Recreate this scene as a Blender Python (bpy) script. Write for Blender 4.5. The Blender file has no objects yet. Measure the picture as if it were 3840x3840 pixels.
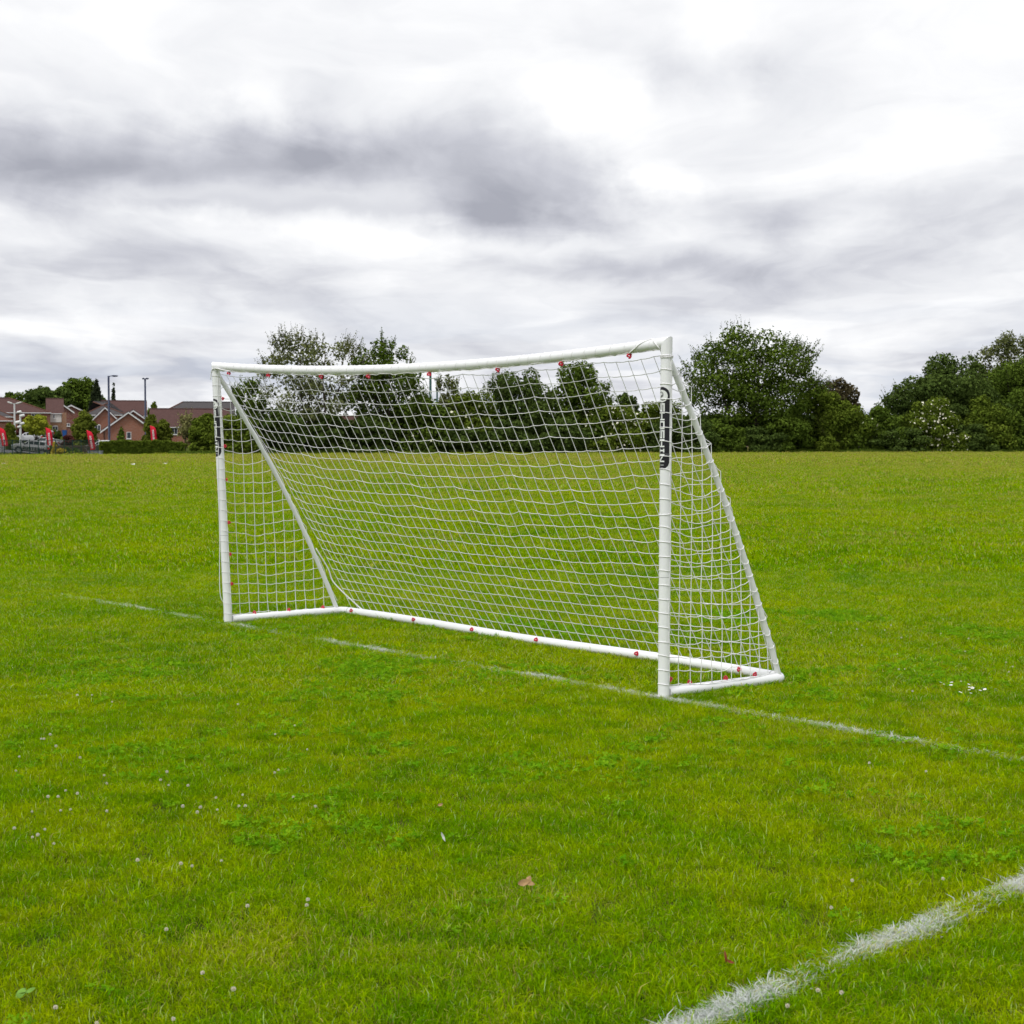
import bpy, math, random
import numpy as np
from math import radians, sin, cos, pi, sqrt

sc = bpy.context.scene
col = sc.collection
random.seed(7)
RNG = np.random.default_rng(11)

# ------------------------------------------------------------------ camera
CAM_H, FOC, PITCH = 1.501, 5863.0, 0.0441          # eye height, focal length in photo pixels (3840 wide), tilt down
cam_d = bpy.data.cameras.new('camera'); cam = bpy.data.objects.new('camera', cam_d); col.objects.link(cam)
cam_d.sensor_width = 36.0; cam_d.sensor_fit = 'HORIZONTAL'; cam_d.lens = FOC / 3840.0 * 36.0
cam_d.clip_start = 0.05; cam_d.clip_end = 6000
cam.location = (0, 0, CAM_H); cam.rotation_euler = (pi / 2 - PITCH, 0, 0)
cam_d.dof.use_dof = True; cam_d.dof.focus_distance = 9.6; cam_d.dof.aperture_fstop = 12.0
sc.camera = cam

# ------------------------------------------------------------------ exposure
sc.view_settings.view_transform = 'Standard'
try: sc.view_settings.look = 'None'
except Exception: pass
sc.view_settings.exposure = 0.30; sc.view_settings.gamma = 1.0
sc.view_settings.use_curve_mapping = False
sc.cycles.max_bounces = 5; sc.cycles.diffuse_bounces = 2; sc.cycles.glossy_bounces = 2
sc.cycles.transmission_bounces = 3; sc.cycles.use_light_tree = False; sc.cycles.use_adaptive_sampling = True; sc.cycles.adaptive_threshold = 0.02; sc.cycles.use_denoising = True; sc.cycles.transparent_max_bounces = 8

# ------------------------------------------------------------------ node helper
class NT:
    def __init__(s, tree): s.t = tree; s.n = tree.nodes; s.l = tree.links
    def node(s, typ, **kw):
        x = s.n.new(typ)
        for k, v in kw.items(): setattr(x, k, v)
        return x
    def put(s, sock, v):
        if hasattr(v, 'is_output') or isinstance(v, bpy.types.NodeSocket): s.l.new(v, sock)
        else: sock.default_value = v
    def math(s, op, a, b=0.0, c=None, clamp=False):
        x = s.node('ShaderNodeMath', operation=op); x.use_clamp = clamp
        s.put(x.inputs[0], a); s.put(x.inputs[1], b)
        if c is not None: s.put(x.inputs[2], c)
        return x.outputs[0]
    def vec(s, op, a, b=(0, 0, 0)):
        x = s.node('ShaderNodeVectorMath', operation=op)
        s.put(x.inputs[0], a)
        if op != 'LENGTH': s.put(x.inputs[1], b)
        return x.outputs['Value'] if op in ('LENGTH', 'DOT_PRODUCT', 'DISTANCE') else x.outputs['Vector']
    def noise(s, v, scale, detail=4, rough=0.55, dist=0.0):
        x = s.node('ShaderNodeTexNoise'); s.put(x.inputs['Vector'], v)
        x.inputs['Scale'].default_value = scale; x.inputs['Detail'].default_value = detail
        x.inputs['Roughness'].default_value = rough; x.inputs['Distortion'].default_value = dist
        return x
    def mix(s, f, a, b):
        x = s.node('ShaderNodeMix', data_type='RGBA')
        s.put(x.inputs[0], f); s.put(x.inputs[6], a); s.put(x.inputs[7], b)
        return x.outputs[2]
    def ramp(s, f, stops, interp='LINEAR'):
        x = s.node('ShaderNodeValToRGB'); x.color_ramp.interpolation = interp
        e = x.color_ramp.elements
        while len(e) < len(stops): e.new(0.5)
        for k, (p, c) in enumerate(stops):
            e[k].position = p; e[k].color = c if len(c) == 4 else (*c, 1)
        s.put(x.inputs[0], f); return x.outputs[0]
    def maprange(s, v, a, b, c=0.0, d=1.0, smooth=False):
        x = s.node('ShaderNodeMapRange'); x.interpolation_type = 'SMOOTHSTEP' if smooth else 'LINEAR'
        s.put(x.inputs[0], v)
        for k, q in zip((1, 2, 3, 4), (a, b, c, d)): x.inputs[k].default_value = q
        return x.outputs[0]

# ------------------------------------------------------------------ world: a broken overcast over a daylight sky
SUN_EL, SUN_AZ = radians(57), radians(-140)         # high behind the camera's left shoulder, veiled by cloud
world = bpy.data.worlds.new('World'); sc.world = world; world.use_nodes = True
W = NT(world.node_tree); W.n.clear()
tc = W.node('ShaderNodeTexCoord'); dirv = W.vec('NORMALIZE', tc.outputs['Generated'])
sep = W.node('ShaderNodeSeparateXYZ'); W.l.new(dirv, sep.inputs[0])
sx, sy, sz = sep.outputs
sky = W.node('ShaderNodeTexSky', sky_type='NISHITA'); sky.sun_disc = False
sky.sun_elevation = SUN_EL; sky.sun_rotation = SUN_AZ
hi_ = W.node('ShaderNodeCombineXYZ'); W.put(hi_.inputs[0], sx); W.put(hi_.inputs[1], sy); W.put(hi_.inputs[2], W.math('MAXIMUM', sz, 0.45)); W.l.new(W.vec('NORMALIZE', hi_.outputs[0]), sky.inputs[0])
sky.air_density = 1.2; sky.dust_density = 0.0; sky.ozone_density = 3.0
zc = W.math('MAXIMUM', sz, 0.0)
inv = W.math('DIVIDE', 1.0, W.math('ADD', zc, 0.10))
cmb = W.node('ShaderNodeCombineXYZ'); W.put(cmb.inputs[0], W.math('MULTIPLY', sx, inv)); W.put(cmb.inputs[1], W.math('MULTIPLY', sy, inv))
cmb.inputs[2].default_value = 3.7
plane = cmb.outputs[0]                               # the underside of the cloud deck
wob = W.noise(plane, 1.3, 4, 0.5)
warp = W.vec('MULTIPLY', W.vec('SUBTRACT', wob.outputs['Color'], (0.5, 0.5, 0.5)), (0.7, 1.6, 0.0))
pw = W.vec('ADD', plane, warp)
n1 = W.noise(W.vec('MULTIPLY', pw, (1.0, 0.50, 1.0)), 1.35, 7, 0.53).outputs['Fac']
n2 = W.noise(W.vec('MULTIPLY', W.vec('ADD', pw, (4.2, 9.1, 0.0)), (1.0, 0.42, 1.0)), 3.4, 6, 0.52).outputs['Fac']
dens = W.math('ADD', W.math('MULTIPLY', n1, 0.70), W.math('MULTIPLY', n2, 0.30))
dens = W.maprange(dens, 0.36, 0.64)
# the heavier cloud banks that hang over the far side of the field: (azimuth tan, elevation tan, width, height, weight)
BANKS = [(-0.27, 0.190, 0.12, 0.028, 0.36), (-0.22, 0.170, 0.15, 0.020, 0.34), (-0.11, 0.185, 0.06, 0.022, 0.34), (0.0, 0.182, 0.055, 0.030, 0.36), (0.0, 0.152, 0.07, 0.018, 0.34),
         (-0.14, 0.147, 0.10, 0.009, 0.26), (0.115, 0.240, 0.045, 0.022, 0.26), (0.09, 0.108, 0.10, 0.010, 0.24), (0.19, 0.150, 0.12, 0.016, 0.24), (-0.25, 0.118, 0.10, 0.014, 0.20)]
CLEAR = [(0.0, 0.290, 0.45, 0.045, 0.16), (0.045, 0.215, 0.035, 0.020, 0.30), (-0.165, 0.215, 0.035, 0.020, 0.34), (0.085, 0.165, 0.022, 0.016, 0.30), (0.26, 0.195, 0.10, 0.03, 0.16),
         (-0.05, 0.125, 0.13, 0.007, 0.18), (-0.27, 0.078, 0.08, 0.008, 0.22), (0.18, 0.070, 0.12, 0.008, 0.16)]
front = W.math('MAXIMUM', sy, 0.05)
uvc = W.node('ShaderNodeCombineXYZ'); W.put(uvc.inputs[0], W.math('DIVIDE', sx, front)); W.put(uvc.inputs[1], W.math('DIVIDE', sz, front))
w2 = W.noise(uvc.outputs[0], 11.0, 6, 0.55).outputs['Color']
uvw = W.vec('ADD', uvc.outputs[0], W.vec('MULTIPLY', W.vec('SUBTRACT', w2, (0.5, 0.5, 0.5)), (0.16, 0.060, 0.0)))
acc = None
for lst, sg in ((BANKS, 1), (CLEAR, -1)):
    for (u0, v0, su, sv, wt) in lst:
        d = W.vec('MULTIPLY', W.vec('SUBTRACT', uvw, (u0, v0, 0)), (1 / su, 1 / sv, 0))
        g = W.math('MULTIPLY', W.math('EXPONENT', W.math('MULTIPLY', W.vec('DOT_PRODUCT', d, d), -1.0)), wt * (1.25 if sg > 0 else -1.0))
        acc = g if acc is None else W.math('ADD', acc, g)
ahead = W.maprange(sy, 0.3, 0.7)
acc = W.math('MULTIPLY', acc, ahead)
low = W.maprange(sz, 0.27, 0.12, 0.0, 0.15)            # the deck looks thicker towards the horizon
dens = W.math('ADD', W.math('ADD', W.math('MULTIPLY', dens, 0.52), low), acc, clamp=True)
cloud = W.ramp(dens, [(0.0, (9.0, 9.05, 9.2)), (0.2, (8.0, 8.05, 8.2)), (0.42, (6.8, 6.9, 7.2)), (0.70, (4.95, 5.05, 5.55)), (1.0, (3.3, 3.4, 3.9))])
# thin places close to the horizon let the blue through
gap = W.math('MULTIPLY', W.maprange(W.noise(pw, 0.8, 4, 0.5).outputs['Fac'], 0.5, 0.62), W.maprange(sz, 0.10, 0.03))
skyc = W.mix(W.math('MULTIPLY', gap, 0.26), cloud, sky.outputs[0])
bg = W.node('ShaderNodeBackground'); W.put(bg.inputs[0], skyc); bg.inputs[1].default_value = 0.10
wo = W.node('ShaderNodeOutputWorld'); W.l.new(bg.outputs[0], wo.inputs[0])

sun_d = bpy.data.lights.new('sun', 'SUN'); sun = bpy.data.objects.new('sun', sun_d); col.objects.link(sun)
sun_d.energy = 1.5; sun_d.angle = radians(10); sun_d.color = (1.0, 0.98, 0.945)
sun.location = (0, 0, 60)
# light travels from the sun's place in the sky (azimuth measured from +Y) down to the ground
sd = np.array([sin(SUN_AZ) * cos(SUN_EL), cos(SUN_AZ) * cos(SUN_EL), sin(SUN_EL)])
from mathutils import Vector, Matrix
sun.rotation_euler = Vector(sd).to_track_quat('Z', 'Y').to_euler()

# ------------------------------------------------------------------ photo pixel -> place in the world (a modelling ruler)
def ray(px, py):
    X = (px - 1920) / FOC; U = -(py - 1920) / FOC
    c, s = cos(PITCH), sin(PITCH)
    return np.array([X, c + U * s, -s + U * c])
def ground(px, py, z=0.0):
    v = ray(px, py); t = (z - CAM_H) / v[2]
    return np.array([0, 0, CAM_H]) + v * t
def at(px, py, Y):
    v = ray(px, py); return np.array([0, 0, CAM_H]) + v * (Y / v[1])

# ------------------------------------------------------------------ materials
def mat(name, base, rough=0.6, var=0.12, scale=6.0, spec=0.3, metal=0.0, bump=0.0, base2=None, coord='Object', coat=0.0):
    m = bpy.data.materials.new(name); m.use_nodes = True
    T = NT(m.node_tree); T.n.clear()
    t = T.node('ShaderNodeTexCoord')
    n = T.noise(t.outputs[coord], scale, 5, 0.6)
    b = np.array(base)
    lo = tuple(np.clip(b * (1 - var), 0, 1)) + (1,); hi = tuple(np.clip((np.array(base2) if base2 else b) * (1 + var), 0, 1)) + (1,)
    c = T.mix(T.maprange(n.outputs['Fac'], 0.3, 0.7), lo, hi)
    p = T.node('ShaderNodeBsdfPrincipled'); T.put(p.inputs['Base Color'], c)
    p.inputs['Roughness'].default_value = rough; p.inputs['Metallic'].default_value = metal
    p.inputs['Specular IOR Level'].default_value = spec
    if coat: p.inputs['Coat Weight'].default_value = coat
    if bump:
        bn = T.node('ShaderNodeBump'); bn.inputs['Strength'].default_value = bump; bn.inputs['Distance'].default_value = 0.02
        T.l.new(T.noise(t.outputs[coord], scale * 6, 4, 0.6).outputs['Fac'], bn.inputs['Height']); T.l.new(bn.outputs[0], p.inputs['Normal'])
    o = T.node('ShaderNodeOutputMaterial'); T.l.new(p.outputs[0], o.inputs[0])
    return m

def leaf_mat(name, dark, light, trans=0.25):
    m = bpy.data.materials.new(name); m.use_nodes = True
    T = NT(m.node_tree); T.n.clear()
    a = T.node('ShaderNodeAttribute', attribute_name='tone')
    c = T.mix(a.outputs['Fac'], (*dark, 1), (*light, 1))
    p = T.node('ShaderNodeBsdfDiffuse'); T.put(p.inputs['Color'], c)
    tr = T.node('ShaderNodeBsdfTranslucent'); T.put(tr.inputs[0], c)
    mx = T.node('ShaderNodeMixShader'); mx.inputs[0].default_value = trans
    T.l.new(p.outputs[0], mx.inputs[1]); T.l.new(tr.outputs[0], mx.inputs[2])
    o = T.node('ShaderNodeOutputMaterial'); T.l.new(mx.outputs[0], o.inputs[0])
    return m

def grass_mat(name, white=0.0):
    m = bpy.data.materials.new(name); m.use_nodes = True
    T = NT(m.node_tree); T.n.clear()
    a = T.node('ShaderNodeAttribute', attribute_name='bl')                                   # per blade: r yellow, g straw, b paint
    i = T.node('ShaderNodeAttribute', attribute_name='tint', attribute_type='INSTANCER')    # per tuft: x yellow, y lushness, z straw
    sa = T.node('ShaderNodeSeparateXYZ'); T.l.new(a.outputs['Vector'], sa.inputs[0])
    si = T.node('ShaderNodeSeparateXYZ'); T.l.new(i.outputs['Vector'], si.inputs[0])
    yel = T.math('ADD', T.math('MULTIPLY', sa.outputs[0], 0.6), T.math('MULTIPLY', si.outputs[0], 0.7), clamp=True)
    c = T.mix(yel, (*GRASS_A, 1), (*GRASS_B, 1))
    c = T.mix(T.math('MULTIPLY', si.outputs[1], 0.65, clamp=True), c, (*GRASS_C, 1))
    straw = T.math('GREATER_THAN', T.math('ADD', sa.outputs[1], T.math('MULTIPLY', si.outputs[2], 0.34)), 0.94)
    c = T.mix(T.math('MULTIPLY', straw, 0.8), c, (*GRASS_D, 1))
    pale = T.math('GREATER_THAN', sa.outputs[2], 0.970)
    c = T.mix(T.math('MULTIPLY', pale, 0.6), c, (0.42, 0.52, 0.20, 1))
    c = T.vec('MULTIPLY', c, T.ramp(sa.outputs[2], [(0.0, (0.50, 0.50, 0.50)), (0.6, (1.0, 1.0, 1.0)), (1.0, (1.42, 1.38, 1.6))]))
    if white:
        wh = T.math('LESS_THAN', sa.outputs[2], T.math('ADD', si.outputs[2], 0.0))
        c = T.mix(T.math('MULTIPLY', wh, 0.92), c, (0.74, 0.76, 0.76, 1))
    p = T.node('ShaderNodeBsdfDiffuse'); T.put(p.inputs['Color'], c)
    tr = T.node('ShaderNodeBsdfTranslucent'); T.put(tr.inputs[0], c)
    mx = T.node('ShaderNodeMixShader'); mx.inputs[0].default_value = 0.42
    T.l.new(p.outputs[0], mx.inputs[1]); T.l.new(tr.outputs[0], mx.inputs[2])
    o = T.node('ShaderNodeOutputMaterial'); T.l.new(mx.outputs[0], o.inputs[0])
    return m
GRASS_A = (0.190, 0.410, 0.001); GRASS_B = (0.410, 0.520, 0.001); GRASS_C = (0.078, 0.290, 0.001); GRASS_D = (0.52, 0.43, 0.11)

# ------------------------------------------------------------------ mesh helpers
class MB:
    """collects vertices and faces; build() links them as ONE mesh object"""
    def __init__(s): s.v = []; s.f = []; s.n = 0
    def add(s, verts, faces):
        verts = np.asarray(verts, float).reshape(-1, 3)
        s.v.append(verts); s.f += [tuple(int(i) + s.n for i in f) for f in faces]; s.n += len(verts)
    def box(s, x0, x1, y0, y1, z0, z1):
        v = [(x, y, z) for z in (z0, z1) for y in (y0, y1) for x in (x0, x1)]
        s.add(v, [(0, 2, 3, 1), (4, 5, 7, 6), (0, 1, 5, 4), (2, 6, 7, 3), (0, 4, 6, 2), (1, 3, 7, 5)])
    def tube(s, pts, r, sides=6, closed=False, caps=True, up=(0.13, 0.21, 0.97)):
        P = np.asarray(pts, float); n = len(P)
        if closed: tan = np.roll(P, -1, 0) - np.roll(P, 1, 0)
        else:
            tan = np.empty_like(P); tan[1:-1] = P[2:] - P[:-2]; tan[0] = P[1] - P[0]; tan[-1] = P[-1] - P[-2]
        tan /= np.linalg.norm(tan, axis=1)[:, None] + 1e-12
        upv = np.array(up, float)
        a0 = np.cross(tan[0], upv)
        if np.linalg.norm(a0) < 0.2: upv = np.array((1.0, 0.2, 0.1))
        A = np.empty_like(P); prev = None
        for i in range(n):
            a = np.cross(tan[i], upv) if prev is None else prev - tan[i] * np.dot(prev, tan[i])
            a /= np.linalg.norm(a) + 1e-12; A[i] = a; prev = a
        B = np.cross(tan, A)
        R = np.full(n, r, float) if np.isscalar(r) else np.asarray(r, float)
        th = np.linspace(0, 2 * pi, sides, endpoint=False)
        V = P[:, None] + R[:, None, None] * (A[:, None] * np.cos(th)[None, :, None] + B[:, None] * np.sin(th)[None, :, None])
        F = []
        m = n if closed else n - 1
        for i in range(m):
            j = (i + 1) % n
            for k in range(sides):
                l = (k + 1) % sides
                F.append((i * sides + k, i * sides + l, j * sides + l, j * sides + k))
        if caps and not closed:
            F.append(tuple(range(sides - 1, -1, -1))); F.append(tuple((n - 1) * sides + k for k in range(sides)))
        s.add(V.reshape(-1, 3), F)
    def build(s, name, m=None, parent=None, smooth=False):
        me = bpy.data.meshes.new(name)
        V = np.concatenate(s.v) if s.v else np.zeros((0, 3))
        me.from_pydata(V.tolist(), [], s.f)
        if smooth: me.polygons.foreach_set('use_smooth', np.ones(len(me.polygons), bool))
        me.update()
        return link(name, me, m, parent)

def link(name, me, m=None, parent=None):
    if m is not None and not me.materials: me.materials.append(m)
    o = bpy.data.objects.new(name, me); col.objects.link(o)
    if parent is not None: o.parent = parent
    return o
def quads(name, V, m=None, parent=None, tone=None, bl=None):
    """V: (n,4,3) array of loose quads as one mesh"""
    n = len(V); me = bpy.data.meshes.new(name)
    me.vertices.add(n * 4); me.vertices.foreach_set('co', np.ascontiguousarray(V, dtype=np.float32).ravel())
    me.loops.add(n * 4); me.loops.foreach_set('vertex_index', np.arange(n * 4, dtype=np.int32))
    me.polygons.add(n); me.polygons.foreach_set('loop_start', np.arange(0, n * 4, 4, dtype=np.int32))
    me.polygons.foreach_set('loop_total', np.full(n, 4, dtype=np.int32))
    me.update(calc_edges=True)
    if tone is not None:
        a = me.attributes.new('tone', 'FLOAT', 'FACE'); a.data.foreach_set('value', np.asarray(tone, np.float32))
    if bl is not None:
        a = me.attributes.new('bl', 'FLOAT_VECTOR', 'FACE'); a.data.foreach_set('vector', np.asarray(bl, np.float32).ravel())
    return me if m is False else link(name, me, m, parent)
def tag(o, label=None, cat=None, group=None, kind=None):
    if label: o['label'] = label
    if cat: o['category'] = cat
    if group: o['group'] = group
    if kind: o['kind'] = kind
    return o
def empty(name, loc=(0, 0, 0), rz=0.0):
    o = bpy.data.objects.new(name, None); col.objects.link(o); o.location = loc; o.rotation_euler = (0, 0, rz); o.empty_display_size = 0.2
    return o
def nrm(v): v = np.asarray(v, float); return v / (np.linalg.norm(v) + 1e-12)

class VNoise:
    def __init__(s, seed): s.g = np.random.default_rng(seed).random((256, 256))
    def __call__(s, x, y):
        xi = np.floor(x).astype(int); yi = np.floor(y).astype(int); fx = x - xi; fy = y - yi
        fx = fx * fx * (3 - 2 * fx); fy = fy * fy * (3 - 2 * fy); g = s.g
        a = g[xi % 256, yi % 256]; b = g[(xi + 1) % 256, yi % 256]; c = g[xi % 256, (yi + 1) % 256]; d = g[(xi + 1) % 256, (yi + 1) % 256]
        return (a * (1 - fx) + b * fx) * (1 - fy) + (c * (1 - fx) + d * fx) * fy
VN = [VNoise(k) for k in range(6)]
def fbm(x, y, k=0, oct=4):
    t = 0; a = 0.5; s = 0
    for o in range(oct):
        t = t + a * VN[(k + o) % 6](x * 2 ** o + 17 * o, y * 2 ** o + 31 * o); s += a; a *= 0.55
    return t / s

# ------------------------------------------------------------------ ground
def field_edge(X):
    return np.interp(X, [-90, -55, -38, -25, -5, 35, 76, 110], [158, 172, 184, 199, 206, 218, 231, 236])
def ground_z(X, Y):
    e = Y - field_edge(X)
    t = np.clip((e - 4) / 55.0, 0, 1)
    z = np.interp(X, [-80, -70, -60, -40], [2.7, 2.6, 1.3, 1.0]) * t * t * (3 - 2 * t)
    z = z + 0.42 * np.exp(-(((X + 57.6) / 1.6) ** 2 + ((Y - 183) / 3.5) ** 2))     # grassy ramp under the front of the parked demo car
    return z
M_soil = mat('turf_soil', (0.040, 0.055, 0.006), 0.95, 0.35, 3.0, 0.02, bump=0.4, base2=(0.06, 0.08, 0.01))
def build_ground():
    xs = np.concatenate([[-2500, -1200, -500, -250, -150], np.arange(-110, 111, 2.0), [150, 250, 500, 1200, 2500]])
    ys = np.concatenate([[-300, -60, 0], np.arange(10, 150, 10.0), np.arange(150, 300, 2.0), [320, 360, 450, 700, 1200, 2500, 4500]])
    X, Y = np.meshgrid(xs, ys, indexing='ij'); Z = ground_z(X, Y)
    nx, ny = X.shape
    idx = np.arange(nx * ny).reshape(nx, ny)
    F = np.stack([idx[:-1, :-1], idx[1:, :-1], idx[1:, 1:], idx[:-1, 1:]], -1).reshape(-1, 4)
    me = bpy.data.meshes.new('ground'); me.from_pydata(np.stack([X, Y, Z], -1).reshape(-1, 3).tolist(), [], F.tolist())
    me.polygons.foreach_set('use_smooth', np.ones(len(me.polygons), bool)); me.update()
    o = link('ground', me, M_soil); tag(o, kind='structure')
build_ground()

# ------------------------------------------------------------------ grass: tufts of blades scattered over the field
def blade_quads(rng, n, rad, hgt, wid, lean=0.5):
    """each blade two quads: a bent strip tapering to the tip"""
    a = rng.random(n) * 2 * pi; r = rad * np.sqrt(rng.random(n))
    base = np.stack([r * np.cos(a), r * np.sin(a), np.zeros(n) - 0.004], -1)
    h = hgt * (0.55 + 0.75 * rng.random(n)); w = wid * (0.6 + 0.8 * rng.random(n))
    la = rng.random(n) * 2 * pi; ld = np.stack([np.cos(la), np.sin(la), np.zeros(n)], -1)
    fa = rng.random(n) * 2 * pi; side = np.stack([np.cos(fa), np.sin(fa), np.zeros(n)], -1) * w[:, None] * 0.5
    L = lean * (0.25 + 1.2 * rng.random(n))
    mid = base + ld * (h * L * 0.35)[:, None] + np.array([0, 0, 1.0]) * (h * 0.6)[:, None]
    tip = base + ld * (h * L * 1.1)[:, None] + np.array([0, 0, 1.0]) * (h * (1.0 - 0.25 * L))[:, None]
    q1 = np.stack([base - side, base + side, mid + side * 0.85, mid - side * 0.85], 1)
    q2 = np.stack([mid - side * 0.85, mid + side * 0.85, tip + side * 0.12, tip - side * 0.12], 1)
    V = np.concatenate([q1, q2]); bl = rng.random((n, 3)); return V, np.concatenate([bl, bl])

def proto_collection(name, specs, material, nvar, seed):
    c = bpy.data.collections.new(name); rng = np.random.default_rng(seed)
    for k in range(nvar):
        V, bl = blade_quads(rng, *specs)
        me = quads(name + '_tuft', V, False, bl=bl); me.materials.append(material)
        o = bpy.data.objects.new('%s_tuft_%02d' % (name, k), me); c.objects.link(o)
    return c

def scatter(name, P, rot, scl, idx, tint, protos):
    """one object: a tuft of blades on every point (geometry nodes)"""
    me = bpy.data.meshes.new(name); me.vertices.add(len(P)); me.vertices.foreach_set('co', np.ascontiguousarray(P, np.float32).ravel())
    a = me.attributes.new('rot', 'FLOAT_VECTOR', 'POINT'); a.data.foreach_set('vector', np.ascontiguousarray(rot, np.float32).ravel())
    a = me.attributes.new('scl', 'FLOAT', 'POINT'); a.data.foreach_set('value', np.asarray(scl, np.float32))
    a = me.attributes.new('idx', 'INT', 'POINT'); a.data.foreach_set('value', np.asarray(idx, np.int32))
    a = me.attributes.new('tint', 'FLOAT_VECTOR', 'POINT'); a.data.foreach_set('vector', np.ascontiguousarray(tint, np.float32).ravel())
    o = link(name, me)
    g = bpy.data.node_groups.new(name + '_scatter', 'GeometryNodeTree')
    g.interface.new_socket('Geometry', in_out='INPUT', socket_type='NodeSocketGeometry')
    g.interface.new_socket('Geometry', in_out='OUTPUT', socket_type='NodeSocketGeometry')
    gi = g.nodes.new('NodeGroupInput'); go = g.nodes.new('NodeGroupOutput')
    ip = g.nodes.new('GeometryNodeInstanceOnPoints'); ci = g.nodes.new('GeometryNodeCollectionInfo')
    ci.inputs['Collection'].default_value = protos; ci.inputs['Separate Children'].default_value = True; ci.inputs['Reset Children'].default_value = True
    def na(n, t):
        x = g.nodes.new('GeometryNodeInputNamedAttribute'); x.data_type = t; x.inputs['Name'].default_value = n
        return next(s for s in x.outputs if s.enabled and s.name == 'Attribute')
    L = g.links.new
    L(gi.outputs[0], ip.inputs['Points']); L(ci.outputs[0], ip.inputs['Instance']); ip.inputs['Pick Instance'].default_value = True
    L(na('idx', 'INT'), ip.inputs['Instance Index']); L(na('rot', 'FLOAT_VECTOR'), ip.inputs['Rotation']); L(na('scl', 'FLOAT'), ip.inputs['Scale'])
    L(ip.outputs[0], go.inputs[0])
    md = o.modifiers.new('scatter', 'NODES'); md.node_group = g
    return o

M_grass = grass_mat('grass_blades'); M_line = grass_mat('painted_grass', 1.0)
# lines of the pitch: (start, end, width)
L_GOAL = (np.array([-4.55, 15.42]), np.array([4.4, 4.95]), 0.085)
_a, _b = ground(2560, 3830, 0.02)[:2], ground(3840, 3308, 0.02)[:2]; _d = (_b - _a) / np.linalg.norm(_b - _a)
_g = (L_GOAL[1] - L_GOAL[0]) / np.linalg.norm(L_GOAL[1] - L_GOAL[0])          # it runs up to the goal line and stops there
_t = np.linalg.solve(np.stack([_d, -_g], 1), L_GOAL[0] - _a)[0]
L_BOX = (_a - _d * 1.2, _a + _d * _t, 0.086)
def line_dist(P, L):
    a, b, w = L; d = (b - a) / np.linalg.norm(b - a); q = P[:, :2] - a
    t = q @ d; s = q[:, 0] * d[1] - q[:, 1] * d[0]
    return t, s, np.linalg.norm(b - a)

def grass_tint(P):
    x, y = P[:, 0], P[:, 1]
    far = np.clip((y - 30) / 140, 0, 1)
    a = fbm(x * 0.55, y * 0.42, 0); b = fbm(x * 1.9, y * 1.6, 2); c = fbm(x * 0.09, y * 0.05, 4); e = fbm(x * 0.03, y * 0.022, 1)
    yel = np.clip((a - 0.5) * 2.0 + (b - 0.5) * 1.4 + (c - 0.5) * 1.2 + 0.42 + 0.05 * far, 0, 1)
    lush = np.clip((0.53 - fbm(x * 0.8 + 50, y * 0.65, 3)) * 4.2 + (b - 0.5) * 1.5, 0, 1) * (1 - 0.15 * far)
    straw = np.clip((fbm(x * 1.3 + 9, y * 1.1, 5) - 0.45) * 2.4 + 0.25 * far + (e - 0.5) * 1.5 * far, 0, 1)
    rr = np.random.default_rng(len(P)); fine = fbm(x * 7.0, y * 6.0, 3, 3) - 0.5; near = 1 - 0.7 * far
    yel = np.clip(0.40 + (yel - 0.42) * 0.65 + fine * 1.3 * near + rr.normal(0, 0.20, len(P)), 0, 1)
    lush = np.clip(lush * 0.55 - fine * 1.8 * near + rr.normal(0, 0.22, len(P)) + 0.08, 0, 1)
    straw = np.clip(straw + rr.normal(0, 0.15, len(P)) + 0.75 * np.clip((y - 25) / 70, 0, 1) + 1.8 * (e - 0.42) * np.clip((y - 40) / 60, 0, 1), 0, 1.5)
    straw = np.clip(straw - 0.45 * np.clip((26 - y) / 12, 0, 1) + 0.55 * np.clip((y - 58) / 25, 0, 1) * np.clip(0.2 + 3.0 * (fbm(x * 0.035 + 5, y * 0.02, 2, 3) - 0.33), 0, 1), 0, 1.9)
    return np.stack([yel, lush, straw], -1)

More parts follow.
